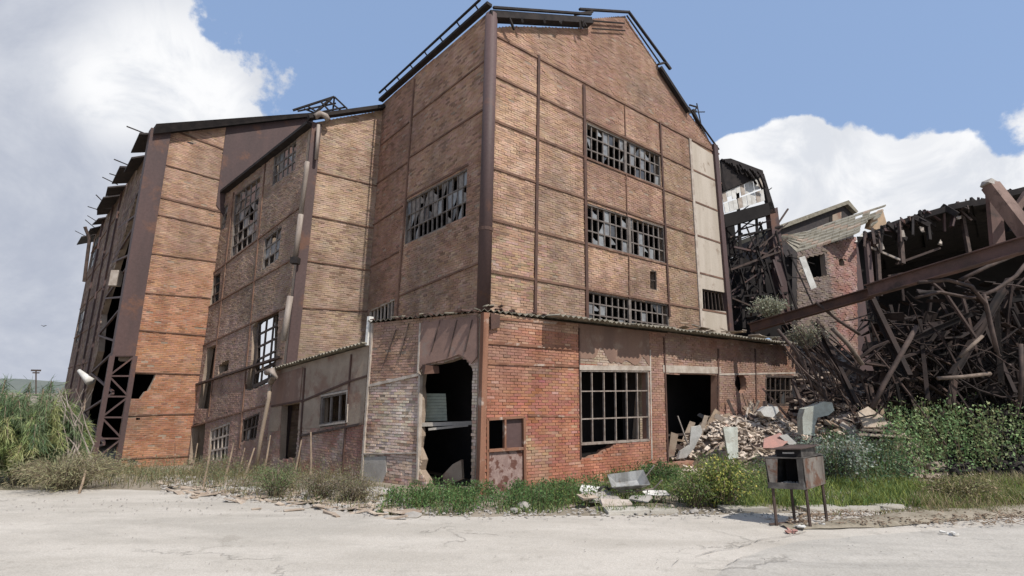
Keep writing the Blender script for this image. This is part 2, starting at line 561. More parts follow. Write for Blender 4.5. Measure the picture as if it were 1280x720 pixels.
def window(W, quad, cols, rows, parent, fm='frame', glass=('glass',), prob=0.4, bar=0.035, colbreaks=None, rowbreaks=None, off=-0.06, mids=(), broken=0.3, label=None, probfn=None):
    cb = colbreaks or [i / cols for i in range(cols + 1)]
    rb = rowbreaks or [i / rows for i in range(rows + 1)]
    mb = MB()

    def seg(p, q, wd, dp):
        p = Vector(p); q = Vector(q); d = (q - p).normalized(); e = Vector((-d.y, d.x)) * wd / 2
        c = [p - e, q - e, q + e, p + e]
        mb.hexa([W.pt(x.x, x.y, off + dp) for x in c] + [W.pt(x.x, x.y, off - .03) for x in c])
    for (s0, t0, s1, t1) in ((0, 0, 1, 0), (0, 1, 1, 1), (0, 0, 0, 1), (1, 0, 1, 1)):
        seg(lerp2(quad, s0, t0), lerp2(quad, s1, t1), bar * 2.0, .05)
    for s_ in mids: seg(lerp2(quad, s_, 0), lerp2(quad, s_, 1), bar * 3, .055)
    win = mb.build('window', fm, parent)
    if label: win['label'] = label
    for i in range(1, len(cb) - 1):
        mb = MB(); seg(lerp2(quad, cb[i], 0), lerp2(quad, cb[i], 1), bar, .02); mb.build('glazing_bar', fm, win)
    for i in range(1, len(rb) - 1):
        mb = MB(); seg(lerp2(quad, 0, rb[i]), lerp2(quad, 1, rb[i]), bar, .024); mb.build('glazing_bar', fm, win)
    for i in range(len(cb) - 1):
        for j in range(len(rb) - 1):
            pr = probfn(cb[i], rb[j]) if probfn else prob
            if RNG.random() > pr: continue
            g = RNG.choice(glass)
            a = lerp2(quad, cb[i], rb[j]); b = lerp2(quad, cb[i + 1], rb[j]); c = lerp2(quad, cb[i + 1], rb[j + 1]); d = lerp2(quad, cb[i], rb[j + 1])
            tilt = RNG.uniform(-.012, .012)
            if RNG.random() < broken:
                k = RNG.randrange(5)
                m_ = a.lerp(c, RNG.uniform(.35, .65))
                pts = [[a, b, m_, d], [b, c, m_, a], [c, d, m_, b], [a, b.lerp(c, .5), m_, d.lerp(a, .4)], [d, c, b.lerp(c, .6), m_, a.lerp(d, .3)]][k]
            else:
                pts = [a, b, c, d]
            mb = MB()
            f = [W.pt(p.x, p.y, off - .012 + tilt * (1 if n_ % 4 < 2 else -1)) for n_, p in enumerate(pts)]
            bk = [q - W.n * .005 for q in f]
            n_ = len(f); mb.v = [tuple(q) for q in f + bk]; mb.t = [(1, 1, 1)] * (2 * n_)
            mb.f = [tuple(range(n_ - 1, -1, -1)), tuple(range(n_, 2 * n_))] + [(x, (x + 1) % n_, (x + 1) % n_ + n_, x + n_) for x in range(n_)]
            mb.build('pane', g, win)
    return win


def nz3(u, z, s, seed=0.0):
    return noise.noise(Vector((u * s, z * s, seed)))


def weather(W_, c, u, z):
    st = nz3(u * 2.2, z * .22, 1.0, 77) * .5 + nz3(u, z, .18, 78) * .6
    pid = math.sin(math.floor(u / 2.1) * 12.9 + math.floor(z / 1.95) * 78.2) * 43758.5
    st2 = nz3(u * 5.5, z * .28, 1.0, 91); k0 = max(0, nz3(u * .8, z * .5, 1.0, 92)) * 1.6
    k = 1 + .26 * st + .22 * st2 * (.4 + k0) + .10 * ((pid - math.floor(pid)) - .5)
    if nz3(u, z, .9, 79) > .38: k *= .86
    g_ = min(.45, max(0, nz3(u * .5, z * .45, 1.0, 95)) * 1.1)
    c = mixc(c, (.24, .185, .145), g_)
    return (c[0] * k, c[1] * k, c[2] * k)


def mixc(a, b, t):
    t = max(0, min(1, t))
    return tuple(x + (y - x) * t for x, y in zip(a, b))


def meet(P, az, px):
    """point where the vertical plane through P along az is seen at pixel column (x, y)"""
    W = Wall(P, az); u = W.px(*px)[0]
    return W.plan(u)


# ------------------------------------------------------------------ plan of the factory
AX, AY = R(53.3), R(-41.0)
dX = Vector((math.sin(AX), math.cos(AX))); dY = Vector((math.sin(AY), math.cos(AY)))
c0 = gnd(600, 618); C0 = (c0.x, c0.y)
Mc = Vector(C0) + dY * 1.8 + dX * 1.2
WM = Wall(Mc, AX)                    # main gable wall
WS = Wall(Mc, AY)                    # main side wall
P1 = Vector(meet(Mc, AY, (459, 390)))
A2X = R(56.5)
P2 = Vector(meet(P1, A2X, (361, 430)))
W2X = Wall(P2, A2X)
A2Y = R(-51)
W2Y = Wall(P2, A2Y)
P3 = Vector(meet(P2, A2Y, (243, 515)))
A1X = R(44)
W1X = Wall(P3, A1X)
P4 = Vector(meet(P3, A1X, (126, 582)))
A1Y = R(-44.5)
W1Y = Wall(P4, A1Y)

# ================================================================== SETTING
def grid_sheet(name, xs, ys, zfn, m):
    nx, ny = len(xs), len(ys)
    V = [(x, y, zfn(x, y)) for y in ys for x in xs]
    Fc = [(j * nx + i, j * nx + i + 1, (j + 1) * nx + i + 1, (j + 1) * nx + i) for j in range(ny - 1) for i in range(nx - 1)]
    me = bpy.data.meshes.new(name); me.from_pydata(V, [], Fc)
    me.polygons.foreach_set('use_smooth', [True] * len(me.polygons))
    me.materials.append(M[m])
    o = bpy.data.objects.new(name, me); link(o); o['kind'] = 'structure'
    return o


M['soil'] = mat('soil', (0.30, 0.255, 0.20), (0.20, 0.17, 0.125), scale=0.9, rough=0.97, bump=0.6, bscale=18, c3=(0.12, 0.125, 0.06), s3=0.5)
xs = sorted(set([round(v, 3) for v in np.concatenate([np.linspace(-40, 40, 130), np.array([-3000, -1200, -500, -200, -100, -60, 60, 100, 200, 500, 1200, 3000])])]))
ys = sorted(set([round(v, 3) for v in np.concatenate([np.linspace(-15, 45, 110), np.array([-3000, -800, -200, -60, -30, 60, 100, 200, 500, 1200, 4000])])]))
grid_sheet('ground', xs, ys, lambda x, y: gz(x, y) - .012 + .03 * noise.noise(Vector((x * .8, y * .8, 0))) * (1 if 9 < y < 60 else 0), 'soil')


def roadmat(name, c1, c2, crack=True, agg=120, stain=(0.27, 0.25, 0.22)):
    m = bpy.data.materials.new(name); m.use_nodes = True
    t = NT(m.node_tree)
    pos = t.add('ShaderNodeNewGeometry').outputs['Position']
    st = t.add('ShaderNodeMapping', {'Vector': pos, 'Scale': (0.35, 1.3, 1.0), 'Rotation': (0, 0, 0.12)}).outputs[0]
    n1 = t.noise(st, 0.9, 6, 0.6)
    base = t.mix(t.maprange(n1, 0.35, 0.66), c1, c2)
    n2 = t.noise(pos, 3.0, 7, 0.7)
    base = t.mix(t.maprange(n2, 0.50, 0.75, 0, 0.55), base, stain)
    n5 = t.noise(st, 0.28, 5, 0.7, 1.0)
    base = t.mix(t.maprange(n5, 0.50, 0.62, 0, 0.5), base, stain)
    n6 = t.noise(pos, 1.1, 6, 0.75)
    base = t.mix(t.maprange(n6, 0.60, 0.66, 0, 0.35), base, t.mix(1.0, stain, (0.7, 0.68, 0.65), 'MULTIPLY'))
    nf = t.noise(pos, agg, 3, 0.7)
    base = t.mix(t.maprange(nf, 0.38, 0.62, 0, 0.5), base, t.mix(1.0, base, (0.62, 0.6, 0.57), 'MULTIPLY'))
    vor = t.add('ShaderNodeTexVoronoi', {'Vector': t.add('ShaderNodeVectorMath', {0: pos, 1: t.add('ShaderNodeVectorMath', {0: t.noise(pos, 1.6, 5, .6, out='Color'), 1: (1.2, 1.2, 0)}, operation='MULTIPLY').outputs[0]}, operation='ADD').outputs[0], 'Scale': 0.33},
                feature='DISTANCE_TO_EDGE').outputs['Distance']
    ck = t.maprange(vor, 0.012, 0.0) if crack else None
    if crack:
        ck = t.math('MULTIPLY', ck, t.maprange(t.noise(pos, 0.45, 2), 0.5, 0.6))
        base = t.mix(t.math('MULTIPLY', ck, 0.4), base, (0.10, 0.09, 0.075))
    h = t.math('ADD', t.math('MULTIPLY', nf, 0.5), t.math('MULTIPLY', n2, 1.0))
    if crack: h = t.math('SUBTRACT', h, ck)
    b = t.add('ShaderNodeBump', {'Height': h, 'Strength': 0.5, 'Distance': 0.02})
    p = t.add('ShaderNodeBsdfPrincipled', {'Base Color': base, 'Roughness': 0.9, 'Normal': b.outputs[0], 'Specular IOR Level': 0.3})
    t.add('ShaderNodeOutputMaterial', {'Surface': p.outputs[0]})
    M[name] = m


roadmat('yard_concrete', (0.52, 0.48, 0.425), (0.43, 0.395, 0.345), True, 60, (0.345, 0.32, 0.28))
roadmat('asphalt_old', (0.47, 0.44, 0.395), (0.40, 0.375, 0.335), True, 45, (0.28, 0.265, 0.24))
roadmat('kerb_concrete', (0.46, 0.43, 0.375), (0.36, 0.335, 0.29), False, 60, (0.26, 0.235, 0.19))


def ragged(px_pts, step=0.18, amp=0.09, seed=3.0, flat=True):
    P = [gnd(*p) for p in px_pts]
    out = []
    for a, b in zip(P[:-1], P[1:]):
        n = max(1, int((b - a).length / step))
        for k in range(n):
            p = a.lerp(b, k / n)
            q = noise.noise(Vector((p.x * 1.7, p.y * 1.7, seed))) * amp + noise.noise(Vector((p.x * 6, p.y * 6, seed))) * amp * .5
            out.append(Vector((p.x, p.y + q, p.z)))
    out.append(P[-1])
    return out


def sheet_from_edge(name, edge, y_near, m, z, x0=None, x1=None):
    """ground sheet between a ragged far edge and a near line, a little above the ground"""
    V = []; Fc = []
    K = 40
    for i, e in enumerate(edge):
        for k in range(K + 1):
            t = k / K
            s = t ** 1.0
            x = e.x + (0 if t == 0 else 0); y = e.y * (1 - s) + y_near * s
            V.append((x, y, (gz(x, y)) + z - (0.02 if k == 0 else 0)))
    for i in range(len(edge) - 1):
        for k in range(K):
            a = i * (K + 1) + k
            Fc.append((a, a + 1, a + K + 2, a + K + 1))
    me = bpy.data.meshes.new(name); me.from_pydata(V, [], Fc); me.materials.append(M[m])
    o = bpy.data.objects.new(name, me); link(o); o['kind'] = 'structure'
    return o


yard_edge = [Vector((-60, 13.5, 0))] + ragged([(-150, 606), (0, 613), (130, 612), (230, 614), (330, 628), (430, 640), (500, 645), (600, 646), (700, 645), (850, 644), (960, 641), (1040, 641), (1180, 637), (1290, 634), (1500, 622)]) + [Vector((40, 10, 0))]
sheet_from_edge('yard', yard_edge, -12, 'yard_concrete', 0.022)
asph = ragged([(880, 720), (905, 700), (950, 683), (1000, 672), (1060, 668), (1150, 661), (1230, 655), (1290, 652), (1500, 640)], amp=.06, seed=9) + [Vector((40, 8.8, 0))]
asph = [Vector((asph[0].x - .9, -12, 0))] + [Vector((asph[0].x - .5, 1.5, 0))] + asph
sheet_from_edge('asphalt_road', asph, -12.5, 'asphalt_old', 0.034)

# broken kerb strip
kp = ragged([(760, 643), (800, 642), (940, 640), (1040, 639), (1100, 637), (1175, 634)], amp=.04, seed=5)
mbk = MB()
i = 0
while i < len(kp) - 6:
    n_ = RNG.choice((3, 4, 5))
    a, b = kp[i], kp[i + n_]
    if RNG.random() > .18: mbk.bar(a + Vector((0, .14, .02)), b + Vector((-.03 * RNG.random(), .14 + RNG.uniform(-.03, .03), .02 + RNG.uniform(-.01, .012))), .30, .08, jit=.022)
    i += n_
tag(mbk.build('kerb', 'kerb_concrete'), kind='structure')
# dirt bank with dry litter between kerb and asphalt at the right
M['dirt'] = mat('dry_dirt', (0.31, 0.27, 0.21), (0.22, 0.19, 0.14), scale=4, rough=0.97, bump=0.8, bscale=25)
V = []; Fc = []
pa = ragged([(985, 664), (1040, 664), (1120, 660), (1200, 653), (1300, 646), (1500, 634)], amp=.05, seed=21)
for e in pa:
    for k, (dy, zz) in enumerate(((0, .0), (.12, .05), (.30, .075), (.5, .07), (.75, .03))):
        sc_ = min(1.0, .35 + (e.x - pa[0].x) * .25)
        V.append((e.x, e.y + dy * sc_, .036 + zz * sc_ + .03 * noise.noise(Vector((e.x * 3, e.y * 3 + dy, 2)))))
for i in range(len(pa) - 1):
    for k in range(4):
        a = i * 5 + k; Fc.append((a, a + 5, a + 6, a + 1))
me = bpy.data.meshes.new('verge'); me.from_pydata(V, [], Fc); me.materials.append(M['dirt'])
o = bpy.data.objects.new('verge', me); link(o); o['kind'] = 'structure'

# dirt-filled crack running out from the brazier, and grit on the yard
M['crackdirt'] = mat('crack_dirt', (0.25, 0.23, 0.20), (0.18, 0.165, 0.14), scale=6)
for nm, path, wd0 in (('crack', [(1008, 668), (985, 673), (950, 679), (925, 688), (895, 692), (870, 700), (850, 704), (835, 719)], .018), ('crack', [(975, 690), (955, 697), (930, 700), (905, 712)], .012)):
    E_ = ragged(path, step=.07, amp=.05, seed=31); mb = MB()
    for a, b in zip(E_[:-1], E_[1:]):
        w0 = wd0 * (.3 + 1.8 * abs(noise.noise(a * 3))); zc = Vector((0, 0, .042))
        if noise.noise(a * 1.7) > .22: continue
        mb.face([a + zc, b + zc, b + zc + Vector((0, w0, 0)), a + zc + Vector((0, w0, 0))])
    tag(mb.build(nm, 'crackdirt'), kind='structure')
mb = MB()
for k in range(900):
    x = RNG.uniform(-9, 9); y = RNG.uniform(4.5, 10.5) if k % 3 else RNG.uniform(9.2, 10.4); mb.lump((x, y, .04), RNG.uniform(.003, .009) * (1 if y < 9.2 else 1.8), .6)
tag(mb.build('yard_grit', 'concrete'), 'fine grit scattered over the concrete yard', 'grit', kind='stuff')

# distant hill on the left skyline
M['hill'] = mat('far_hill', (0.15, 0.165, 0.14), (0.12, 0.135, 0.12), scale=0.004, bump=0)
V = []; Fc = []
for i in range(41):
    x = -3200 + i * 80
    h = 26 + 34 * (noise.noise(Vector((i * .22, 3, 0))) + .5)
    for k, (yy, hh) in enumerate(((1750, -2), (1900, h * .7), (2050, h), (2400, -2))):
        V.append((x, yy, hh))
for i in range(40):
    for k in range(3):
        a = i * 4 + k; Fc.append((a, a + 4, a + 5, a + 1))
me = bpy.data.meshes.new('hills'); me.from_pydata(V, [], Fc); me.materials.append(M['hill'])
o = bpy.data.objects.new('hills', me); link(o); o['kind'] = 'structure'

# ================================================================== MAIN HALL
TAN = (0.52, 0.345, 0.24); TAN2 = (0.41, 0.265, 0.19); BROWN = (0.30, 0.175, 0.115); DK = (0.20, 0.125, 0.09)
PALE = (0.56, 0.42, 0.33); RED = (0.46, 0.195, 0.125); RED2 = (0.36, 0.15, 0.10); ORG = (0.52, 0.205, 0.095)

hall = thing('factory_hall', 'tall derelict brick hall with stepped broken gable and three rows of smashed windows', 'building', (*Mc, 0))
uR = WM.px(914, 399)[0]
bot = -0.1
HL = 17.0
gable = [(0, bot), (uR, bot), (uR, WM.px(896, 190)[1])] + WM.poly([(858, 138), (826, 88), (781, 20), (738, 24), (735, 36), (640, 33)]) + [(0, WM.px(612, 36)[1])]
gable[2] = (uR, gable[2][1])
wA = WM.poly([(733, 153), (825, 194), (826, 233), (733, 201)])
wB = WM.poly([(733, 254), (830, 284), (832, 329), (734, 304)])
wC = WM.poly([(735, 364), (835, 381), (837, 420), (735, 406)])
small = WM.poly([(812, 338), (820.5, 339), (821, 363), (812.5, 361)])
lowr = WM.poly([(877, 361), (907, 366), (911, 390), (878, 387)])
holesM = [wA, wB, wC, small, lowr]
gw = slab(WM, 'gable_wall', gable, holesM, 'mortar', hall)
c5t, c5b = WM.px(862, 176), WM.px(876, 411)


def ucol(z, a, b):
    return a[0] + (b[0] - a[0]) * (z - a[1]) / (b[1] - a[1])


def colM(u, z):
    n1 = nz3(u, z, .35, 1); n2 = nz3(u, z, 1.1, 5); n3 = nz3(u, z, 3.5, 8)
    c = mixc(TAN, TAN2, .45 + n1 * 1.2 + n2 * .7)
    c = mixc(c, PALE, max(0, n3 * 1.2 + n2 * .3) * .7)
    if RNG.random() < .13: c = mixc(c, DK, .45)
    bay = ucol(z, WM.px(729, 107), WM.px(733, 397))
    if u > bay: c = mixc(c, (0.31, .185, .135), .45 + n1 * .5)      # browner bays right of the second column
    b4 = ucol(z, WM.px(823, 152), WM.px(836, 390))
    if u > b4 and z < WM.px(840, 160)[1]: c = mixc(c, (0.25, .19, .125), .5 + n2 * .3)   # greyed by lichen
    if z > 11.0: c = mixc(c, (.37, .225, .165), min(.7, (z - 11.0) * .35) * (.6 + .4 * (n1 + .5)))
    if nz3(u * 1.3, z * 1.3, 1.0, 14) > .42: c = mixc(c, (.27, .18, .135), .5)
    return c


panel_holes = [[(ucol(bot, c5t, c5b), bot), (uR, bot), (uR, gable[2][1] - .3), (ucol(c5t[1], c5t, c5b), c5t[1])]]
bricks(WM, gw, [(0, 4.0), (uR, 4.0)] + gable[2:], holesM + panel_holes, colM, pitch=(0.225, 0.074), single=300, focus=WM.px(650, 330), proud=(.002, .018))
pn = panel_holes[0]
slab(WM, 'rendered_panel', [(pn[0][0] + .02, 0), (uR - .02, 0), (uR - .02, pn[2][1]), (pn[3][0] + .02, pn[3][1])], [lowr], 'cream', hall, off=.03, thick=.028)
for a, b in (((616.7, 43.3), (893, 190)), ((611.7, 91.7), (898, 228)), ((610, 148.3), (901.7, 266)), ((605, 206.7), (903, 305)), ((603, 271.7), (908, 350)), ((603, 338), (911, 393))):
    segs = [(0, uR)]
    z_at = [WM.px(*a), WM.px(*b)]
    k = (z_at[1][1] - z_at[0][1]) / (z_at[1][0] - z_at[0][0])
    zf = lambda u: z_at[0][1] + k * (u - z_at[0][0])
    ok = []
    for (p, q) in segs:
        cuts = []
        for h in holesM:
            us = [v[0] for v in h]; zz = [v[1] for v in h]
            um = (min(us) + max(us)) / 2
            if min(zz) + .1 < zf(um) < max(zz) - .1: cuts.append((min(us), max(us)))
        cur = p
        for (x0, x1) in sorted(cuts):
            if x0 > cur: ok.append((cur, x0))
            cur = x1
        if cur < q: ok.append((cur, q))
    for (p, q) in ok:
        beam(WM, 'band_beam', (p, zf(p)), (q, zf(q)), .13, .05, 'bandsteel', hall)
for a, b, wd, mm in (((672.7, 70), (668, 392), .10, 'rust'), ((729, 107), (733, 400), .12, 'rust'), ((824, 153), (836, 396), .09, 'rust'), ((861.5, 174), (876, 412), .15, 'pale')):
    beam(WM, 'column', WM.px(*a), WM.px(*b), wd, .062, mm, hall)
for a, b in (((780, 132), (781, 173)), ((782, 217), (783, 269)), ((785, 317), (786, 373))):
    beam(WM, 'column', WM.px(*a), WM.px(*b), .08, .058, 'bandsteel', hall)
mb = MB()
a = WM.px(891, 184); b = WM.px(911, 402)
mb.bar(WM.pt(a[0] + .05, a[1] + .1, .0), WM.pt(b[0] + .05, 0, .0), .30, .26, side=WM.n)
mb.build('edge_post', 'plum', hall)

gl = ('glass', 'glass', 'glass2', 'glass')
pA = lambda s, t: 0.62 if s < .5 and t < .34 else (.30 if s < .5 else .33)
window(WM, wA, 14, 3, hall, 'frame', gl, bar=.045, mids=(.5,), probfn=pA)
window(WM, wB, 14, 3, hall, 'frame', gl, bar=.045, mids=(.52,), prob=.42, broken=.35)
window(WM, wC, 14, 3, hall, 'frame', gl, bar=.045, mids=(.49,), prob=.28, broken=.3)
window(WM, lowr, 7, 1, hall, 'frame2', ('glass2',), bar=.03, prob=.2)
window(WM, small, 1, 2, hall, 'frame2', ('glass2',), bar=.03, prob=.0)

# side wall of the hall
uP1 = (P1 - Vector(Mc)).dot(dY)
ev0 = WS.px(603, 22)[1]; ev1 = WS.px(478, 130)[1]
kk = (ev1 - ev0) / uP1
side = [(0, bot), (HL, bot), (HL, 13.4), (uP1, ev1), (0, ev0)]
sw = WS.poly([(507.5, 252), (584.5, 210), (582.5, 271), (506, 306)])
sl = WS.poly([(462, 388), (493.5, 373), (492, 402), (461, 412)])
ssw = slab(WS, 'side_wall', side, [sw, sl], 'mortar', hall, thick=.3)


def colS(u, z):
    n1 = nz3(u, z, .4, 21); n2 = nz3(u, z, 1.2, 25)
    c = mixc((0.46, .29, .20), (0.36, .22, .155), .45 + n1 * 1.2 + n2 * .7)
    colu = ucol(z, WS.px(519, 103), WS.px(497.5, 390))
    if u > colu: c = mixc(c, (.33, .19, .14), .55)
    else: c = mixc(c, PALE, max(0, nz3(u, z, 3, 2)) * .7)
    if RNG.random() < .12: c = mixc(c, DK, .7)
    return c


vis = [(.12, 3.9), (uP1 + .3, 3.9), (uP1 + .3, ev1), (.12, ev0)]
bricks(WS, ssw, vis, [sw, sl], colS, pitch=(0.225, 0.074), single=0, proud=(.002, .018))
colu_t, colu_b = WS.px(519, 99), WS.px(497, 398)
beam(WS, 'column', colu_t, colu_b, .14, .07, 'bandsteel', hall)
for a, b in (((516.7, 146.7), (591.7, 88.3)), ((513, 196.7), (588, 148)), ((500.5, 369.7), (581.6, 336))):
    A = WS.px(*a); B = WS.px(*b); k = (B[1] - A[1]) / (B[0] - A[0])
    beam(WS, 'band_beam', A, (.1, A[1] + k * (.1 - A[0])), .10, .05, 'bandsteel', hall)
for a, b in (((476.7, 181.7), (511.7, 153.3)), ((471.7, 230), (510, 203)), ((465.4, 282.6), (503.6, 258)), ((462, 334.5), (499, 314.7))):
    A = WS.px(*a); B = WS.px(*b)
    beam(WS, 'band_beam', A, B, .09, .05, 'bandsteel', hall)
beam(WS, 'lintel', WS.px(507, 249), WS.px(586, 206), .12, .07, 'bandsteel', hall)
pS = lambda s, t: .8 if t < .34 else .55
window(WS, sw, 13, 3, hall, 'frame', ('glass3', 'glass3', 'glass', 'glass2'), bar=.04, probfn=pS, broken=.45, label='grimy side window of narrow panes')
window(WS, sl, 7, 1, hall, 'pale', ('glass2',), bar=.05, prob=.1)
# corner post (box column clad in plate, with a joint)
mb = MB()
ct, cb_ = at(606.5, 27, 0.01 + (Mc.y - .12)), at(590, 384, Mc.y - .12)
ct = WM.pt(-.0, 0, .12); ct.z = 13.6
cbp = WM.pt(-.0, 0, .12); cbp.z = 4.3
mb.tube([cbp, ct], .19, 12)
cp = mb.build('corner_post', 'plum', hall, smooth=True)
mb = MB()
z1_ = WM.px(598, 287)[1]
mb.tube([Vector((ct.x, ct.y, z1_ - .05)), Vector((ct.x, ct.y, z1_ + .05))], .205, 12)
mb.build('joint_ring', 'rust', cp)

# unseen walls of the hall, and a roof added to darken its inside
rearP = Vector(Mc) + dY * HL
mb = MB()
p = [WM.pt(uR, 0, -.31) + Vector((0, 0, bot)), WM.pt(uR, 0, -HL) + Vector((0, 0, bot))]
q = WM.px(896, 190)[1]
inn = -dX.to_3d() * .3
mb.hexa([p[0], p[1], p[1] + Vector((0, 0, q)), p[0] + Vector((0, 0, q)), p[0] + inn, p[1] + inn, p[1] + inn + Vector((0, 0, q)), p[0] + inn + Vector((0, 0, q))])
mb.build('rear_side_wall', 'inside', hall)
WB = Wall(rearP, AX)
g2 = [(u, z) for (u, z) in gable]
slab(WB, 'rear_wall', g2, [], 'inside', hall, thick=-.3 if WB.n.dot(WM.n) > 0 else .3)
mb = MB()
tops = sorted([pp for pp in gable if pp[1] > 5], key=lambda v: v[0])
for (a, b) in zip(tops[:-1], tops[1:]):
    if abs(b[0] - a[0]) < .05: continue
    A = WM.pt(a[0], a[1] - .12, -.35); B = WM.pt(b[0], b[1] - .12, -.35)
    off = dY.to_3d() * (HL - .4); th = Vector((0, 0, -.1))
    mb.hexa([A, B, B + off, A + off, A + th, B + th, B + off + th, A + off + th])
mb.build('roof', 'roof', hall)  # added out of view to keep the sky out of the hall
# black burnt roof edge above the left half of the gable, and the verge members
mb = MB()
A = WM.px(613, 26); B = WM.px(734, 30)
mb.bar(WM.pt(A[0] - .15, A[1], .12), WM.pt(B[0], B[1] - .02, .12), .34, .22, side=(0, 0, 1))
mb.bar(WM.pt(A[0] - .1, A[1] + .22, .3), WM.pt(B[0] - .1, B[1] + .16, .3), .08, .07)
for k in range(9):
    t = RNG.uniform(.05, .95); u = A[0] + (B[0] - A[0]) * t; z = A[1] + (B[1] - A[1]) * t
    mb.bar(WM.pt(u, z - .05, .28), WM.pt(u + RNG.uniform(-.3, .3), z - RNG.uniform(.15, .4), .28), .07, .05)
mb.build('burnt_verge', 'char', hall)


def wall_rods(W, segs, name, m, parent, off=.1, r=.045):
    for a, b, *rr in segs:
        mb = MB()
        rad = rr[0] if rr else r
        A = W.px(*a); B = W.px(*b)
        mb.bar(W.pt(A[0], A[1], off), W.pt(B[0], B[1], off + .001), rad * 2, rad * 1.6)
        mb.build(name, m, parent)


wall_rods(WM, [((722, 13.5), (783, 17)), ((716, 20), (738, 17)), ((783, 16), (836, 88)), ((781, 21), (822, 80), .025), ((828, 80), (820, 82)), ((835, 14 + 74), (829, 80)),
               ((822, 86), (858, 141), .09), ((824, 92), (856, 139), .05), ((739, 28), (778, 31), .025), ((738, 37.5), (779, 40), .02),
               ((858, 135), (896, 188), .03)], 'truss_rod', 'char', hall)
wall_rods(WM, [((871, 134), (905, 205), .07), ((860, 140), (876, 136)), ((865, 128), (868, 150), .02), ((868, 128), (878, 131), .03), ((877, 126), (884, 160), .02), ((870, 137), (887, 137), .02),
               ((866, 150), (880, 165), .02), ((900, 186), (912, 236), .07), ((893, 184), (903, 184), .06), ((878, 131), (873, 136), .03), ((862, 143), (864, 155), .02), ((858, 141), (871, 136), .04)], 'truss_rod', 'char', hall, off=-.25)
# eave member on the side wall
mb = MB()
mb.bar(WS.pt(uP1, ev1 + .08, .12), WS.pt(-.15, ev0 + .1, .12), .2, .1)
mb.bar(WS.pt(uP1 - .2, ev1 + .25, .3), WS.pt(.1, ev0 + .32, .3), .06, .06)
for k in range(22):
    if k % 3 != 1: continue
    u = uP1 * k / 21; z = ev1 + (ev0 - ev1) * (1 - k / 21)
    mb.bar(WS.pt(u, z + .08, .1), WS.pt(u, z + .26, .32), .035, .035)
mb.build('burnt_eave', 'char', hall)

# ================================================================== MIDDLE BLOCK (W2)
mid = thing('middle_block', 'narrow dull brick block with pale downpipe between the tall hall and the orange end block', 'building', (*P2, -.5))
uM = (P1 - P2).dot(Vector((math.sin(A2X), math.cos(A2X))))
zt2, zt1 = W2X.px(392, 154)[1], W2X.px(475, 137)[1]
fx = [(0, -1), (uM, -1), (uM, zt1), (0, zt2)]
w2w = slab(W2X, 'front_wall', fx, [], 'mortar', mid)


def col2(u, z):
    n1 = nz3(u, z, .5, 31); n2 = nz3(u, z, 1.6, 35)
    c = mixc((0.50, .36, .26), (0.38, .26, .19), .45 + n1 * 1.3 + n2 * .8)
    c = mixc(c, (.43, .35, .27), max(0, n2) * 1.0)
    if z < 7: c = mixc(c, (.33, .24, .185), .4)
    if RNG.random() < .10: c = mixc(c, DK, .6)
    return c


bricks(W2X, w2w, fx, [], col2, pitch=(0.225, 0.074), proud=(.002, .02))
for a, b in (((392, 213.3), (467, 231.7)), ((386, 269), (461, 284)), ((378, 325), (457, 337)), ((370, 384), (454, 389))):
    band(W2X, a, b, .3, uM, .08, .05, 'bandsteel', mid)
mb = MB(); mb.bar(W2X.pt(.14, -1, .03), W2X.pt(.14, zt2, .03), .34, .14, side=W2X.n); mb.build('corner_post', 'plum', mid)
mb = MB()
mb.bar(W2X.pt(-.2, zt2 + .08, .14), W2X.pt(uM, zt1 + .08, .14), .3, .14)
mb.build('burnt_verge', 'char', mid)

W2yL = (P3 - P2).length
ty0, ty1 = W2Y.px(388, 160)[1], W2Y.px(270, 250)[1]
fy = [(0, -1.5), (W2yL + .2, -1.5), (W2yL + .2, ty1), (0, ty0)]
win = {
    'a': [(343, 195), (371, 174), (369, 212), (340, 233)],
    'b': [(294, 243), (326, 219), (320, 300), (288, 323)],
    'c': [(271, 267), (286, 253), (282, 284), (269.5, 296)],
    'd': [(331, 298), (353, 281), (348, 324), (327, 339)],
    'e': [(261.5, 348), (276, 340), (273.5, 376), (259.5, 385)],
}
H2 = {k: W2Y.poly(v) for k, v in win.items()}
big = W2Y.poly([(316, 408), (323, 400), (349, 386), (345, 457), (338, 478), (311, 489), (306, 486), (314, 450)])
darkh = W2Y.poly([(259.5, 434.8), (270, 430.7), (267.5, 473), (262, 511), (247, 511), (253.4, 473)])
smh = W2Y.poly([(273.5, 457), (280, 452), (286.5, 449.7), (285, 463), (272.7, 468)])
gd1 = W2Y.poly([(241, 530), (257.4, 527.5), (253, 577), (236, 580)])
gd2 = W2Y.poly([(263, 537), (288, 527), (284, 575), (259, 578)])
gd3 = W2Y.poly([(304, 524), (325, 515), (320, 549), (300, 553)])
w2h = list(H2.values()) + [big, darkh, smh, gd1, gd2, gd3]
# clip anything that fell outside the wall
w2y = slab(W2Y, 'side_wall', fy, w2h, 'mortar', mid, thick=.25)


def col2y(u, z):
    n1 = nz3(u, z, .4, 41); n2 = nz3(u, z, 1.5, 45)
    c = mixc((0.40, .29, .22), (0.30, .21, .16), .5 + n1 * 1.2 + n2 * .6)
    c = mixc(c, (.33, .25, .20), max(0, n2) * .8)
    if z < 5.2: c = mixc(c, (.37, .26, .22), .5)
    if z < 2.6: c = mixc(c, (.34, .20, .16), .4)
    return c


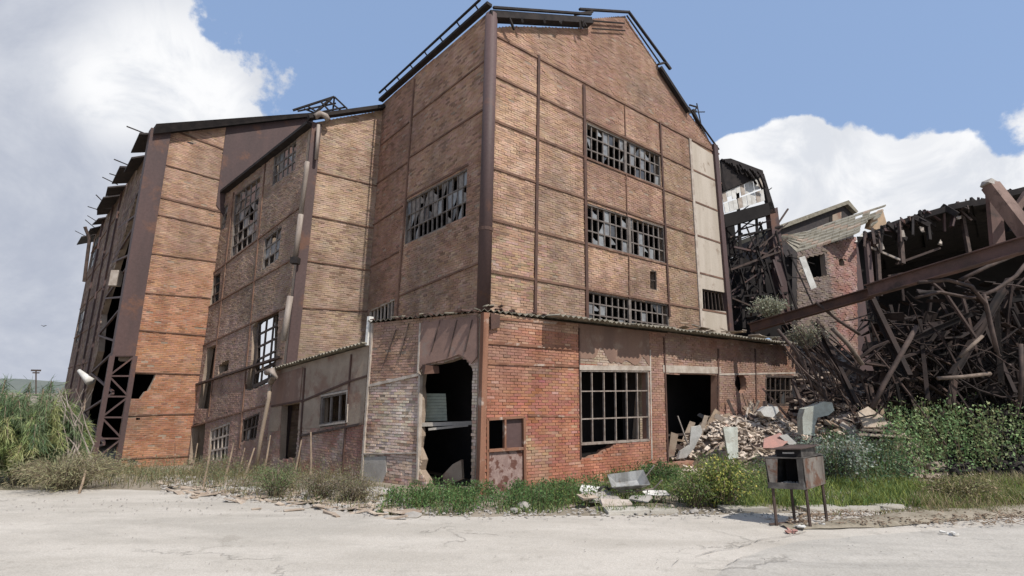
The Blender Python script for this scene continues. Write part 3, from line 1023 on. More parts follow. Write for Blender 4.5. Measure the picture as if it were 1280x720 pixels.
bricks(W2Y, w2y, [(.25, -1), (W2yL, -1), (W2yL, ty1), (.25, ty0)], w2h, col2y, pitch=(0.225, 0.074), proud=(.002, .018))
for a, b in (((263, 345), (372, 262)), ((258, 386), (365, 325)), ((253.4, 432.7), (346, 390)), ((241, 533), (330, 506.7))):
    band(W2Y, a, b, .25, W2yL, .10, .05, 'bandsteel', mid)
band(W2Y, (253, 479), (345, 449), .3, W2yL, .07, .12, 'rod', mid, 'pipe_rail')
for a, b in (((332.6, 204.7), (306, 489)), ((293, 241), (261.5, 521)), ((306, 489), (300, 560))):
    beam(W2Y, 'column', W2Y.px(*a), W2Y.px(*b), .11, .06, 'bandsteel', mid)
mb = MB(); mb.bar(W2Y.pt(-.05, ty0 + .06, .12), W2Y.pt(W2yL + .1, ty1 + .06, .12), .28, .12); mb.build('burnt_eave', 'char', mid)
window(W2Y, H2['a'], 5, 3, mid, 'frame', ('glass3', 'glass'), bar=.06, prob=.6, broken=.4)
window(W2Y, H2['b'], 5, 6, mid, 'frame', ('glass3', 'glass', 'glass2'), bar=.05, prob=.6, broken=.5)
window(W2Y, H2['c'], 3, 3, mid, 'frame', ('glass3', 'glass'), bar=.06, prob=.7, broken=.3)
window(W2Y, H2['d'], 3, 3, mid, 'frame', ('glass3', 'glass'), bar=.06, prob=.6, broken=.3)
window(W2Y, H2['e'], 2, 3, mid, 'frame2', ('glass',), bar=.06, prob=.0)
window(W2Y, W2Y.poly([(321, 402), (348.5, 388), (341, 470), (313, 484)]), 3, 5, mid, 'frame2', ('glass2',), bar=.07, prob=.0, off=-.12)
window(W2Y, gd2, 5, 3, mid, 'pale', ('glass3',), bar=.07, prob=.25)
window(W2Y, gd3, 4, 2, mid, 'frame2', ('glass3',), bar=.06, prob=.3)
# unseen slab added to keep skylight out of the roofless block
cl = 10.2
mb = MB()
inner = [(P2 + dX * .1), P1, P1 + dY * 6, P3 + Vector((.3, .3))]
vv = [Vector((q.x, q.y, cl)) for q in inner]
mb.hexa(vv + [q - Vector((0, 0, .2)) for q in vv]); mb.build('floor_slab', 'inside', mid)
# broken steel hat on the roof corner
T0 = W2X.pt(.2, zt2 + .1, -.2)
for a, b, rr in (((366, 133), (418, 116), .04), ((418, 116), (434, 131), .03), ((372, 134), (420, 124), .03), ((418, 116), (416, 134), .03), ((380, 131), (396, 137), .03),
                 ((400, 121), (412, 134), .03), ((385, 128), (404, 140), .03), ((396, 136), (432, 129), .03), ((408, 119), (426, 133), .03), ((390, 140), (414, 118), .05)):
    mb = MB(); mb.bar(at(a[0], a[1] + 5, T0.y + .3), at(b[0], b[1] + 5, T0.y + .5), rr * 1.7); mb.build('truss_rod', 'char', mid)

# pale downpipe in lengths
dp = thing('downpipe', 'pale broken downpipe running down the corner of the middle block', 'pipe', W2X.pt(0, 0, .3))
for pts, rr in (([(392, 150), (398, 146), (405, 149), (408, 155)], .11), ([(396, 160), (393, 203)], .06), ([(382, 206), (381, 216), (374, 270)], .085), ([(374, 271), (367, 325)], .095), ([(361, 372), (352, 427)], .10)):
    mb = MB(); mb.tube([W2X.pt(W2X.px(*q)[0], W2X.px(*q)[1], .28) for q in pts], rr, 9); mb.build('pipe_length', 'pipe', dp, smooth=True)
mb = MB(); mb.box(W2X.pt(*W2X.px(367, 328), .28), .26, .26, .22); mb.build('pipe_socket', 'char', dp)

# ================================================================== END BLOCK (W1)
end = thing('end_block', 'orange brick end block with brown steel corner column and rows of overhanging roof sheets', 'building', (*P4, -.8))
d1 = Vector((math.sin(A1X), math.cos(A1X)))
uL = -(P3 - P4).length       # u of P4 on W1X (origin P3)
wt_l, wt_r = W1X.px(188, 158)[1], W1X.px(388, 141)[1]
uRt = W1X.px(392, 141)[0]
skyh1 = [(max(u, .12), z) for u, z in W1X.poly([(257, 346), (284, 334), (284, 372), (257, 388)])]
skyh2 = W1X.poly([(327, 394), (347, 384), (345, 452), (325, 462)])
skyh3 = W1X.poly([(325, 464), (344, 455), (337, 483), (322, 487)])
hole1 = W1X.poly([(162.7, 467), (195, 468), (191, 478), (185, 489), (181, 490), (175, 499), (159, 499)])
h2 = W1X.poly([(170, 522), (175, 522), (175, 526), (170, 526)])
h3 = W1X.poly([(160, 575), (172, 575.5), (172, 578.5), (160, 578.5)])
fx1 = [(uL, -1.6), (uRt, -1.6), (uRt, wt_r), (uL, wt_l)]
lhole = [(W1X.px(*q)[0], max(-1.2, W1X.px(*q)[1])) for q in ((143, 450), (166, 450), (142, 600), (117, 600))]
hs1 = [lhole, hole1, skyh2, skyh3, skyh1, h2, h3]
w1w = slab(W1X, 'front_wall', fx1, hs1, 'mortar', end, thick=.25)
edgeT, edgeB = W1X.px(212, 162), W1X.px(142, 586)


def col1(u, z):
    n1 = nz3(u, z, .45, 51); n2 = nz3(u, z, 1.5, 55)
    up = mixc((0.52, .34, .24), (0.45, .28, .195), .5 + n1 + n2)
    lo = mixc((0.52, .27, .16), (0.44, .21, .125), .5 + n1 * 1.2 + n2)
    c = mixc(lo, up, (z - 5.2 + n1 * 1.5) / 3.5)
    c = mixc(c, PALE, max(0, nz3(u, z, 3, 9)) * .5)
    if RNG.random() < .08: c = mixc(c, DK, .5)
    return c


uq = W1X.px(283, 155)[0]; uqb, zqb = W1X.px(270, 256)
bw = [(edgeB[0], -1), (.0, -1), (.0, zqb), (uqb, zqb), (uq, wt_l + (wt_r - wt_l) * (uq - uL) / (uRt - uL)), (edgeT[0], wt_l)]
bricks(W1X, w1w, bw, [hole1, h2, h3], col1, pitch=(0.225, 0.074), proud=(.002, .018))
slab(W1X, 'plate_cladding', [(uqb, zqb), (.35, 9.6), (uRt, 9.6), (uRt, wt_r - .02), (uq, bw[4][1] - .02)], [], 'plum', end, off=.05, thick=.045)
for a, b in (((291, 188), (340, 203)), ((280, 206), (312, 214))):
    beam(W1X, 'plate_seam', W1X.px(*a), W1X.px(*b), .05, .07, 'bandsteel', end)
for a, b, wd in (((212, 161), (280, 187), .12), ((206, 206), (271, 224), .08), ((199, 246), (268, 263), .17), ((195.5, 268), (268, 284), .07), ((188, 316.6), (261, 326), .08),
                 ((181, 366), (253, 372), .07), ((172.7, 412.6), (249, 419), .08), ((164.7, 465), (251, 468), .07), ((152.6, 519.4), (241, 517), .09), ((146.5, 574), (233, 570), .08)):
    A = W1X.px(*a); B = W1X.px(*b); k = (B[1] - A[1]) / (B[0] - A[0])
    beam(W1X, 'band_beam', A, (0, A[1] + k * (0 - A[0])), wd, .05, 'bandsteel', end)
# corner column: plate above, lattice below
cw = W1X
lt, rt_ = cw.px(188, 161), cw.px(213, 165); lm, rm_ = cw.px(139.5, 445), cw.px(168, 445); lb, rb_ = cw.px(112, 602), cw.px(143, 602)
mb = MB()
mb.hexa([cw.pt(*lm, .16), cw.pt(*rm_, .16), cw.pt(*rt_, .16), cw.pt(*lt, .16), cw.pt(*lm, -.3), cw.pt(*rm_, -.3), cw.pt(*rt_, -.3), cw.pt(*lt, -.3)])
mb.build('corner_column', 'plum', end)
lt_mb = MB()
for (A, B) in ((lm, lb), (rm_, rb_)):
    mb = MB()
    A2 = cw.pt(*A, .1); B2 = cw.pt(*B, .1)
    mb.bar(A2, B2, .16, .16, side=cw.n); mb.build('chord', 'plum', end)
N = 6
for k in range(N):
    t0, t1 = k / N, (k + 1) / N
    A = Vector(lm).lerp(Vector(lb), t0); B = Vector(rm_).lerp(Vector(rb_), t1)
    A_, B_ = (Vector(rm_).lerp(Vector(rb_), t0), Vector(lm).lerp(Vector(lb), t1))
    mb = MB(); mb.bar(cw.pt(A.x, A.y, .13), cw.pt(B.x, B.y, .13), .06, .04, side=cw.n) if k % 2 else mb.bar(cw.pt(A_.x, A_.y, .13), cw.pt(B_.x, B_.y, .13), .06, .04, side=cw.n)
    mb.build('lattice_bar', 'plum', end)
    mb = MB(); C_ = Vector(lm).lerp(Vector(lb), t0); D_ = Vector(rm_).lerp(Vector(rb_), t0)
    mb.bar(cw.pt(C_.x, C_.y, .12), cw.pt(D_.x, D_.y, .12), .06, .05, side=cw.n); mb.build('lattice_bar', 'plum', end)

# far side wall of the end block
y5 = W1Y.px(82, 480)[0]
y5 = min(max(y5, 12), 30)
zz0 = wt_l - .1
fy1 = [(0, -1.6), (y5, -1.6), (y5, zz0), (0, zz0)]
slot = W1Y.poly([(183, 225), (176, 232), (160, 300), (150, 345), (137, 400), (120, 470), (108, 560), (104, 590), (121, 590), (127, 560), (138, 470), (148, 420), (161, 350), (172, 300)])
wf1 = W1Y.poly([(116, 302), (127, 290), (122, 326), (111, 339)])
wf2 = W1Y.poly([(100, 391), (108, 383), (100, 424), (94, 431)])
slot = [(.3, -1.1), (7.6, -1.1), (8.6, 2.0), (7.0, 4.0), (8.4, 6.0), (6.5, 8.2), (4.5, 10.2), (3.0, 11.6), (.5, 12.0), (.3, 5)]
hy = [slot, wf1, wf2]
hy = [[(min(max(p[0], .25), y5 - .2), max(p[1], -1.2)) for p in h] for h in hy]
hy[0] = [(-.05, -1.7), (7.6, -1.7)] + slot[2:-2] + [(.5, 12.0), (.3, 3.4), (-.05, 3.2)]
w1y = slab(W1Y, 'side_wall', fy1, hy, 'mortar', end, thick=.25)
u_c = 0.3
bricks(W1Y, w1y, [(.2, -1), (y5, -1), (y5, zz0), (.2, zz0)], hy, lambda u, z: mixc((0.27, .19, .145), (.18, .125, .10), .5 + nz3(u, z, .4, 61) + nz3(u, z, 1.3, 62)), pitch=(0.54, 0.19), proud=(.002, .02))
for zq in (1.6, 3.6, 5.6, 7.6, 9.6, 11.6):
    beam(W1Y, 'band_beam', (8.8, zq), (y5, zq), .12, .08, 'bandsteel', end)
for uq_ in (9.0, 12, 16, 21, 26):
    if uq_ < y5: beam(W1Y, 'column', (uq_, -1.3), (uq_, zz0), .16, .1, 'plum', end)
for wq in hy[1:]:
    window(W1Y, wq, 3, 3, end, 'frame', ('glass', 'white'), bar=.07, prob=.95, broken=.1)
# struts in the slot
for k in range(13):
    z0_ = -.8 + k * .95
    pa_ = W1Y.pt(.35, z0_, -.05); pb_ = W1Y.pt(1.9, z0_ + .9 * (1 if k % 2 else -1) + (.0 if k % 2 else .9), -.05)
    mb = MB(); mb.bar(W1Y.pt(.3, z0_ + (0 if k % 2 else .9), -.02), W1Y.pt(8.0, z0_ + (.9 if k % 2 else 0), -.02), .08, .08); mb.build('lattice_bar', 'plum', end)
# roof: verge along the front, sheets overhanging the side
mb = MB()
mb.hexa([W1X.pt(uL - .25, wt_l - .42, .35), W1X.pt(uRt, wt_r - .22, .3), W1X.pt(uRt, wt_r - .04, .35), W1X.pt(uL - .25, wt_l - .02, .5),
         W1X.pt(uL - .25, wt_l - .02, -.5), W1X.pt(uRt, wt_r + .02, -.5), W1X.pt(uRt, wt_r - .04, -.5), W1X.pt(uL - .25, wt_l - .02, -.5)])
mb.build('burnt_verge', 'char', end)
beam(W1X, 'fascia', (uL, wt_l - .12), (uRt, wt_r - .1), .22, .12, 'char', end)
u_ = .2
while u_ < y5:
    ln = RNG.uniform(1.5, 2.9)
    ov = .62 + RNG.uniform(-.15, .2)
    zt = zz0 + .08
    mb = MB()
    a = W1Y.pt(u_, zt + .1, -.6); b = W1Y.pt(u_ + ln, zt + .1, -.6)
    dr_ = RNG.uniform(.3, .6); c = W1Y.pt(u_ + ln, zt - dr_, ov); d = W1Y.pt(u_, zt - dr_ + RNG.uniform(-.1, .1), ov + RNG.uniform(-.1, .15))
    th = Vector((0, 0, .08))
    mb.hexa([a, b, c, d, a + th, b + th, c + th, d + th]); mb.build('roof_sheet', 'roof', end)
    for k in range(1):
        mb = MB(); uu = u_ + ln * RNG.uniform(0, 1)
        mb.bar(W1Y.pt(uu, zt - .2, ov - .3), W1Y.pt(uu + RNG.uniform(-.2, .3), zt + RNG.uniform(-.2, .25), ov + RNG.uniform(.15, .55)), .05, .04)
        mb.build('rafter_end', 'char', end)
    u_ += ln + RNG.uniform(.15, .7)
mb = MB(); mb.tube([W1Y.pt(y5 * .85, zz0 - .4, .8), W1Y.pt(y5 * .85, zz0 - 1.2, .45), W1Y.pt(y5 * .85, zz0 - 4, .3)], .1, 7); mb.build('gutter_pipe', 'rod', end)
# unseen walls and roof, added to keep the block dark inside
P5 = Vector(W1Y.plan(y5))
WR = Wall(P5, A1X)
wr = (Vector(Mc) + dY * HL - P5)
ww = max(18, wr.dot(d1) + 4)
b1 = [[q for q in WR.poly(pp)] for pp in ([(245, 320), (290, 320), (290, 400), (245, 400)], [(315, 375), (355, 372), (352, 500), (315, 500)])]
slab(WR, 'rear_wall', [(0, -1.6), (ww, -1.6), (ww, 13.0), (0, 13.0)], [[(u, max(-.5, min(12.8, z))) for u, z in q] for q in b1], 'inside', end, thick=.2)
mb = MB()
q4 = [P4, P4 + d1 * (uRt - uL), P1 + dY * HL, P5]
q4 = [P4 + Vector((.2, .2)), Vector(W1X.plan(uRt)), Vector(WR.plan(ww)), P5]
vv = [Vector((q.x, q.y, 13.0)) for q in q4]
mb.hexa(vv + [q - Vector((0, 0, .1)) for q in vv]); mb.build('roof', 'roof', end)

hx = WS.poly([(314, 370), (352, 366), (350, 500), (314, 505)])
hx = [(max(HL + .15, u), min(12.6, max(-.5, z))) for u, z in hx]
slab(WS, 'inner_side_wall', [(HL + .05, -1.6), (HL + 28, -1.6), (HL + 28, 12.9), (HL + .05, 12.9)], [hx], 'inside', end, thick=.2)  # unseen wall added to stop light entering behind the hall

# ================================================================== LEAN-TO
WL = Wall(C0, AX)       # right face
AL = R(-56)
WK = Wall(C0, AL)       # left face
L_end = Vector(meet(C0, AL, (453, 560)))
lean = thing('lean_to', 'low red brick lean-to with broken corner opening below the tall hall', 'building', (*C0, 0))
uE = WL.px(1003, 520)[0]
zE0 = WL.px(603, 391)[1]; zE1 = WL.px(975, 432)[1]; uE1 = WL.px(975, 432)[0]
kz = (zE1 - zE0) / uE1
zE = lambda u: zE0 + kz * u
face = [(0, -.1), (uE, -.1), (uE, zE(uE)), (0, zE0)]
dw = WL.poly([(608, 524), (655, 521), (656, 619), (608, 622)])
bw_ = WL.poly([(724.5, 463), (809.4, 464), (811, 550), (725.6, 555)])
brk = WL.poly([(726, 557), (769, 553), (764, 560), (755, 563), (752, 568), (742, 570), (739, 573), (726, 573)])
gate = WL.poly([(831, 467), (896, 468.5), (896, 572), (834, 580)])
rnd = [(WL.px(926, 479)[0] + .36 * math.cos(t * math.pi / 5) * (1 + .1 * (t % 2)), WL.px(926, 479)[1] + .36 * math.sin(t * math.pi / 5)) for t in range(10)]
gwin = WL.poly([(957, 470), (994, 471), (994, 506), (957, 506)])
holL = [dw, bw_, brk, gate, rnd, gwin]
M['redmortar'] = mat('red_dusted_mortar', (0.38, 0.225, 0.16), (0.29, 0.16, 0.115), scale=2.0, bump=.5)
lw = slab(WL, 'front_wall', face, holL, 'redmortar', lean, thick=.22)
uf0, uf1 = WL.px(723, 450)[0], WL.px(812, 450)[0]
zf0 = WL.px(723, 460)[1]
rend_hole = [(uf0, zf0 + .12), (uf1, zf0 + .12), (uf1, 9), (uf0, 9)]


def colL(u, z):
    n1 = nz3(u, z, .6, 71); n2 = nz3(u, z, 2.0, 75)
    c = mixc(RED, RED2, .45 + n1 * 1.0 + n2 * .5)
    c = mixc(c, (.47, .26, .17), max(0, n1 + n2) * .6)
    zz = zE(u) - z
    if zz < .32 and u < uf0: c = mixc(c, (.52, .36, .26), .75)
    elif zz < 0.75 and u < uf0: c = mixc(c, (.45, .22, .14), .4)
    if u > uf1: c = mixc(c, (.36, .22, .165), .75 + n1 * .4)
    if u > WL.px(829, 430)[0]: c = mixc(c, (.34, .26, .21), .4 + n2 * .4)
    if 0 < z < .6 and u > uf1 - .2: c = mixc(c, RED, .6)
    dr = WL.px(656, 560)[0]
    if dr < u < dr + .75 and z < 1.3: c = mixc(c, (.45, .30, .2), .45 + n2)
    if RNG.random() < .06: c = mixc(c, DK, .35)
    if RNG.random() < .05: c = mixc(c, (.6, .45, .35), .35)
    return c


bricks(WL, lw, face, holL + [rend_hole], colL, pitch=(0.215, 0.068), single=300, focus=WL.px(690, 520), proud=(.008, .022))
# rendered panel above the big window, with ragged lower edge
jag = [(uf0 + .02, zf0 + .16)]
u_ = uf0 + .02
while u_ < uf1 - .15:
    jag.append((u_, zf0 + .16 + max(0, nz3(u_, 0, 1.7, 4)) * .7 + RNG.uniform(0, .12))); u_ += .11
jag += [(uf1 - .02, zf0 + .16), (uf1 - .02, zE(uf1) - .02), (uf0 + .02, zE(uf0) - .02)]
slab(WL, 'render_patch', jag[1:], [], 'brownrender', lean, off=.022, thick=.02)
bricks(WL, lw, [(uf0, zf0 + .12), (uf1, zf0 + .12), (uf1, zf0 + 1.0), (uf0, zf0 + 1.0)], [], lambda u, z: (.42, .33, .26), pitch=(.215, .068), proud=(.004, .014))
beam(WL, 'lintel', WL.px(723, 459.5), WL.px(812, 460.5), .13, .05, 'pale', lean)
beam(WL, 'lintel', WL.px(828, 461), WL.px(900, 463), .22, .035, 'pale', lean)
for a, b, wd, mm, pr in (((607, 428), (713, 436), .07, 'orange', .05), ((607, 454), (723, 458), .05, 'orange', .04), ((659, 519), (724, 521), .045, 'orange', .035),
                         ((829, 422), (834, 578), .06, 'rust', .045), ((812, 437), (814, 574), .05, 'pale', .03), ((897, 436), (897, 572), .08, 'rust', .04), ((943, 436), (946, 560), .07, 'rust', .04),
                         ((612, 398), (706, 405), .05, 'orange', .04), ((723, 410), (725, 574), .045, 'rust', .036), ((898, 468), (1000, 466), .06, 'pale', .03)):
    beam(WL, 'steel_strip', WL.px(*a), WL.px(*b), wd, pr, mm, lean)
window(WL, bw_, 6, 3, lean, 'bigframe', ('glass2',), bar=.030, rowbreaks=[0, .29, .67, 1], prob=.0, off=-.02, label='big grey steel window with empty panes')
window(WL, gwin, 6, 2, lean, 'frame2', ('glass2',), bar=.045, prob=.15, off=-.03)
# door: two upper lights and a rusty plate
dr = MB()
q = [WL.px(609, 563), WL.px(655, 560), WL.px(655, 619), WL.px(609, 621)]
f_ = [WL.pt(*p, -.03) for p in q]; dr.hexa(f_ + [p - WL.n * .04 for p in f_])
M['doorplate'] = mat('door_plate', (0.34, 0.25, 0.22), (0.24, 0.16, 0.14), scale=6, rough=0.75, c3=(0.13, 0.06, 0.045), s3=4.5, t3=(.5, .58))
do = dr.build('door', 'doorplate', lean); do['label'] = 'rusty plate door with one light broken out'
for a, b, wd in (((609, 523), (609, 621), .06), ((655, 521), (656, 619), .07), ((609, 524), (655, 521), .06), ((609, 563.5), (655, 560.5), .06), ((631, 523), (631, 562), .05)):
    beam(WL, 'door_frame', WL.px(*a), WL.px(*b), wd, .03, 'orange', do)
q = WL.poly([(632, 524), (654, 522.5), (654, 560), (632, 562)])
mb = MB(); f_ = [WL.pt(*p, -.05) for p in q]; mb.hexa(f_ + [p - WL.n * .01 for p in f_]); mb.build('door_panel', 'plum', do)

# left face
uK = (L_end - Vector(C0)).length
zk1 = WK.px(466, 404)[1]
lf = [(0, -.1), (uK, -.3), (uK, zk1), (0, zE0)]
open_ = WK.poly([(526, 466), (531, 458), (543.7, 455), (558, 452), (575.6, 446), (583, 450), (588.7, 458), (592, 464), (590.6, 482), (589, 618), (534, 618), (532, 600), (524, 588), (527, 575), (521, 560), (524, 545), (523, 531), (526, 500), (524, 482)])
open_ = [(u, max(-.02, z)) for u, z in open_]
lk = slab(WK, 'end_wall', lf, [open_], 'mortar', lean, thick=.22)
zb_l = WK.px(463, 481)[1]; zb_r = WK.px(525, 468)[1]; ub_l = WK.px(463, 481)[0]; ub_r = WK.px(525, 468)[0]


def colK(u, z):
    n1 = nz3(u, z, .9, 81); n2 = nz3(u, z, 2.4, 85)
    lime = mixc((.66, .55, .455), (.52, .39, .30), .4 + n1 + n2)
    if z < 1.35: lime = mixc(lime, (.46, .27, .19), .4 + n1 * .8)
    if RNG.random() < .10: lime = mixc(lime, RED2, .45)
    up = mixc((.42, .27, .20), (.34, .22, .165), .5 + n1 + n2)
    zb = zb_l + (zb_r - zb_l) * (u - ub_l) / (ub_r - ub_l)
    return lime if z < zb else up


gp = WK.poly([(453, 572), (483, 570), (484, 590), (478, 606), (450, 606)])
bricks(WK, lk, [(0.15, -.1), (uK, -.1), (uK, zk1), (.15, zE0)], [open_, gp], colK, pitch=(0.215, 0.068), single=300, focus=WK.px(505, 540), proud=(.006, .026))
slab(WK, 'grey_render_patch', gp, [], 'concrete', lean, off=.03, thick=.03)
zt_ = lambda u: zE0 + (zk1 - zE0) * u / uK
# rust-brown sheets hung over the upper wall beside the corner
sh = WK.poly([(527, 404), (598, 396), (598, 446), (590, 455), (583, 447), (575, 443), (560, 449), (530, 456), (526, 462)])
slab(WK, 'wall_sheet', [(u, min(z, zt_(u) - .03)) for u, z in sh], [], 'redrender', lean, off=.045, thick=.03)
for a, b, wd, mm in (((527, 404), (524, 468), .05, 'pale'), ((464, 482), (526, 468), .07, 'pale'), ((467, 404), (453, 606), .06, 'pale'), ((526, 470), (523, 600), .05, 'pale'), ((456, 567), (523, 566), .03, 'pale')):
    beam(WK, 'steel_strip', WK.px(*a), WK.px(*b), wd, .06, mm, lean)
beam(WK, 'white_post', WK.px(464, 396), WK.px(461, 432), .09, .1, 'white', lean)
# thin dark bars standing in for slanting eave shadows on the upper wall
for a, b in (((552, 400), (541, 440)), ((573, 400), (562, 446)), ((513, 404), (502, 446)), ((497, 412), (484, 450)), ((592, 400), (583, 440))):
    A = WK.px(*a); B = WK.px(*b)
    mb = MB(); mb.bar(WK.pt(*A, .055), WK.pt(*B, .055), .02, .02); mb.build('hanging_wire', 'rod', lean)
# rusty corner stanchion
mb = MB()
cpos = Vector((*C0, 0)) + (WL.n + WK.n) * .02
mb.box((cpos.x, cpos.y, zE0 / 2), .14, .14, zE0, Matrix.Rotation(math.pi / 2 - AX, 3, 'Z'))
mb.build('corner_stanchion', 'orange', lean)
# things just inside the broken corner
WI = Wall(Vector(C0) + dY * 3.2 - dX * 2.3, R(75))
mb = MB()
q = [WI.px(531, 492), WI.px(557, 492), WI.px(559, 526), WI.px(531, 527)]
f_ = [WI.pt(*p, 0) for p in q]
for k in range(9):
    a, b = Vector(q[0]).lerp(Vector(q[3]), k / 9), Vector(q[1]).lerp(Vector(q[2]), k / 9)
    c, d = Vector(q[1]).lerp(Vector(q[2]), (k + .93) / 9), Vector(q[0]).lerp(Vector(q[3]), (k + .93) / 9)
    ff = [WI.pt(p.x, p.y, .02 * (k % 2)) for p in (a, b, c, d)]
    mb.hexa(ff + [p - WI.n * .03 for p in ff])
sho = mb.build('shutter', 'palegreen'); tag(sho, 'pale green slatted shutter seen inside the broken corner opening', 'shutter')
mb = MB(); mb.bar(WK.pt(*WK.px(521, 531), -.1), WK.pt(*WK.px(560, 530), -.9), .10, .09); mb.bar(WK.pt(*WK.px(530, 537), -.15), WK.pt(*WK.px(558, 533), -.8), .05, .05)
tag(mb.build('broken_beam', 'concrete'), 'pale broken beam jutting across the dark corner opening under the shutter', 'beam')
mb = MB(); mb.box(WK.pt(*WK.px(539, 462), .0), .36, .16, .2, Matrix.Rotation(.5, 3, 'Z'), jit=.03)
tag(mb.build('junction_box', 'rust'), 'rusted box hanging at the top left of the broken corner opening', 'junction box')
mb = MB()
q = [(537, 612), (560, 602), (559, 577), (548, 583), (535, 597)]
zz = [WK.pt(*WK.px(*p), -.5) for p in q]
n_ = len(zz); mb.v = [tuple(p) for p in zz + [p - WK.n * .08 for p in zz]]; mb.t = [(1, 1, 1)] * (2 * n_)
mb.f = [tuple(range(n_)), tuple(range(2 * n_ - 1, n_ - 1, -1))] + [(x, x + n_, (x + 1) % n_ + n_, (x + 1) % n_) for x in range(n_)]
tag(mb.build('concrete_slab', 'render'), 'tilted grey slab lying just inside the corner opening', 'slab')

# rest of the lean-to: end wall at the right, corrugated roof
mb = MB()
a = WL.pt(uE, -.1, -.22); b = WL.pt(uE, -.1, -3.2)
ins = -WL.d * .2
hh = Vector((0, 0, zE(uE) + .1)); h2_ = Vector((0, 0, zE(uE) + .3))
mb.hexa([a, b, b + h2_, a + hh, a + ins, b + ins, b + h2_ + ins, a + hh + ins]); mb.build('far_end_wall', 'mortar', lean)


def corrugated(name, A, B, C, D, m, parent, pitch=.18, amp=.03, th=.012, label=None):
    """sheet A-B (eave) to D-C (ridge) with real waves running up the slope"""
    A, B, C, D = map(Vector, (A, B, C, D))
    n = max(2, int((B - A).length / pitch * 4))
    nr = (B - A).cross(D - A).normalized()
    if nr.z < 0: nr = -nr
    V = []
    for k in range(n + 1):
        t = k / n; o = nr * amp * math.sin(t * n / 4 * 2 * math.pi)
        lo = A.lerp(B, t); hi = D.lerp(C, t)
        V += [lo + o, hi + o, hi + o - nr * th, lo + o - nr * th]
    Fc = []
    for k in range(n):
        a = k * 4; b = a + 4
        Fc += [(a, b, b + 1, a + 1), (a + 3, a + 2, b + 2, b + 3), (a, a + 3, b + 3, b), (a + 1, b + 1, b + 2, a + 2)]
    Fc += [(0, 1, 2, 3), (n * 4 + 3, n * 4 + 2, n * 4 + 1, n * 4)]
    bs = base_of(parent)
    me = bpy.data.meshes.new(name); me.from_pydata([tuple(v - bs) for v in V], [], Fc); me.materials.append(M[m])
    o = bpy.data.objects.new(name, me); link(o, parent)
    if label: o['label'] = label
    return o


uMs = -1.2   # main corner in WL's u is +1.2
u_ = -.1
uS = WL.px(706, 402)[0]
while u_ < uE1 + .1:
    ln = .92 if u_ + .92 < uE1 + .4 else .6
    over = .07 if u_ + ln < uS + .1 else .58 + RNG.uniform(-.05, .08)
    tl = RNG.uniform(-.02, .02)
    e0 = WL.pt(u_, zE(u_) + .05 + tl, over); e1 = WL.pt(u_ + ln + .03, zE(u_ + ln) + .05 + tl + RNG.uniform(-.015, .015), over + RNG.uniform(-.04, .04))
    r1 = WL.pt(max(1.2, u_ + ln + .03), zE(u_ + ln) + .27, -1.78); r0 = WL.pt(max(1.1, u_), zE(u_) + .27, -1.78)
    corrugated('roof_sheet', e0, e1, r1, r0, 'asbestos', lean)
    u_ += ln
# broken debris on the right end of the roof
for k in range(26):
    uu = RNG.uniform(WL.px(860, 430)[0], uE + .3); of = RNG.uniform(-1.4, .45)
    zz_ = zE(uu) + .1 + max(0, -of) * .38 + RNG.uniform(.02, .12)
    mb = MB(); mb.box(WL.pt(uu, zz_, of), RNG.uniform(.25, .8), RNG.uniform(.06, .3), .025, Matrix.Rotation(RNG.uniform(0, 3), 3, 'Z') @ Matrix.Rotation(RNG.uniform(-.4, .4), 3, 'X'))
    o = mb.build('roof_scrap', RNG.choice(('asbestos', 'wood', 'pale')), lean)
mb = MB()
# roof over the corner triangle towards the left face
A = WK.pt(-.1, zE0 + .06, .1); B = WK.pt(uK, zk1 + .05, .12)
C = WS.pt(5.8, zk1 + .3, .0); D = WL.pt(1.2, zE0 + .27, -1.78)
for k in range(4):
    corrugated('roof_sheet', A.lerp(B, k / 4), A.lerp(B, (k + 1.03) / 4), D.lerp(C, (k + 1.03) / 4), D.lerp(C, k / 4), 'asbestos', lean)
for k in range(34):
    t = RNG.uniform(0, 1); p = A.lerp(B, t)
    if k % 2: p = WL.pt(RNG.uniform(0, uS), 0, 0); p.z = zE(3) + .1
    mb = MB(); mb.box(p + Vector((0, 0, RNG.uniform(-.04, .06))), RNG.uniform(.08, .3), RNG.uniform(.05, .12), .025, Matrix.Rotation(RNG.uniform(0, 3), 3, 'Z') @ Matrix.Rotation(RNG.uniform(-.5, .5), 3, 'X'))
    mb.build('roof_scrap', RNG.choice(('asbestos', 'rust', 'rust')), lean)
mb = MB(); q_ = WL.px(620, 400)
mb.hexa([WL.pt(.12, zE0 - .38, .1), WL.pt(.36, zE0 - .3, .1), WL.pt(.36, zE0 - .02, .1), WL.pt(.1, zE0, .1), WL.pt(.12, zE0 - .38, .06), WL.pt(.36, zE0 - .3, .06), WL.pt(.36, zE0 - .02, .06), WL.pt(.1, zE0, .06)])
mb.build('torn_flap', 'rust', lean)
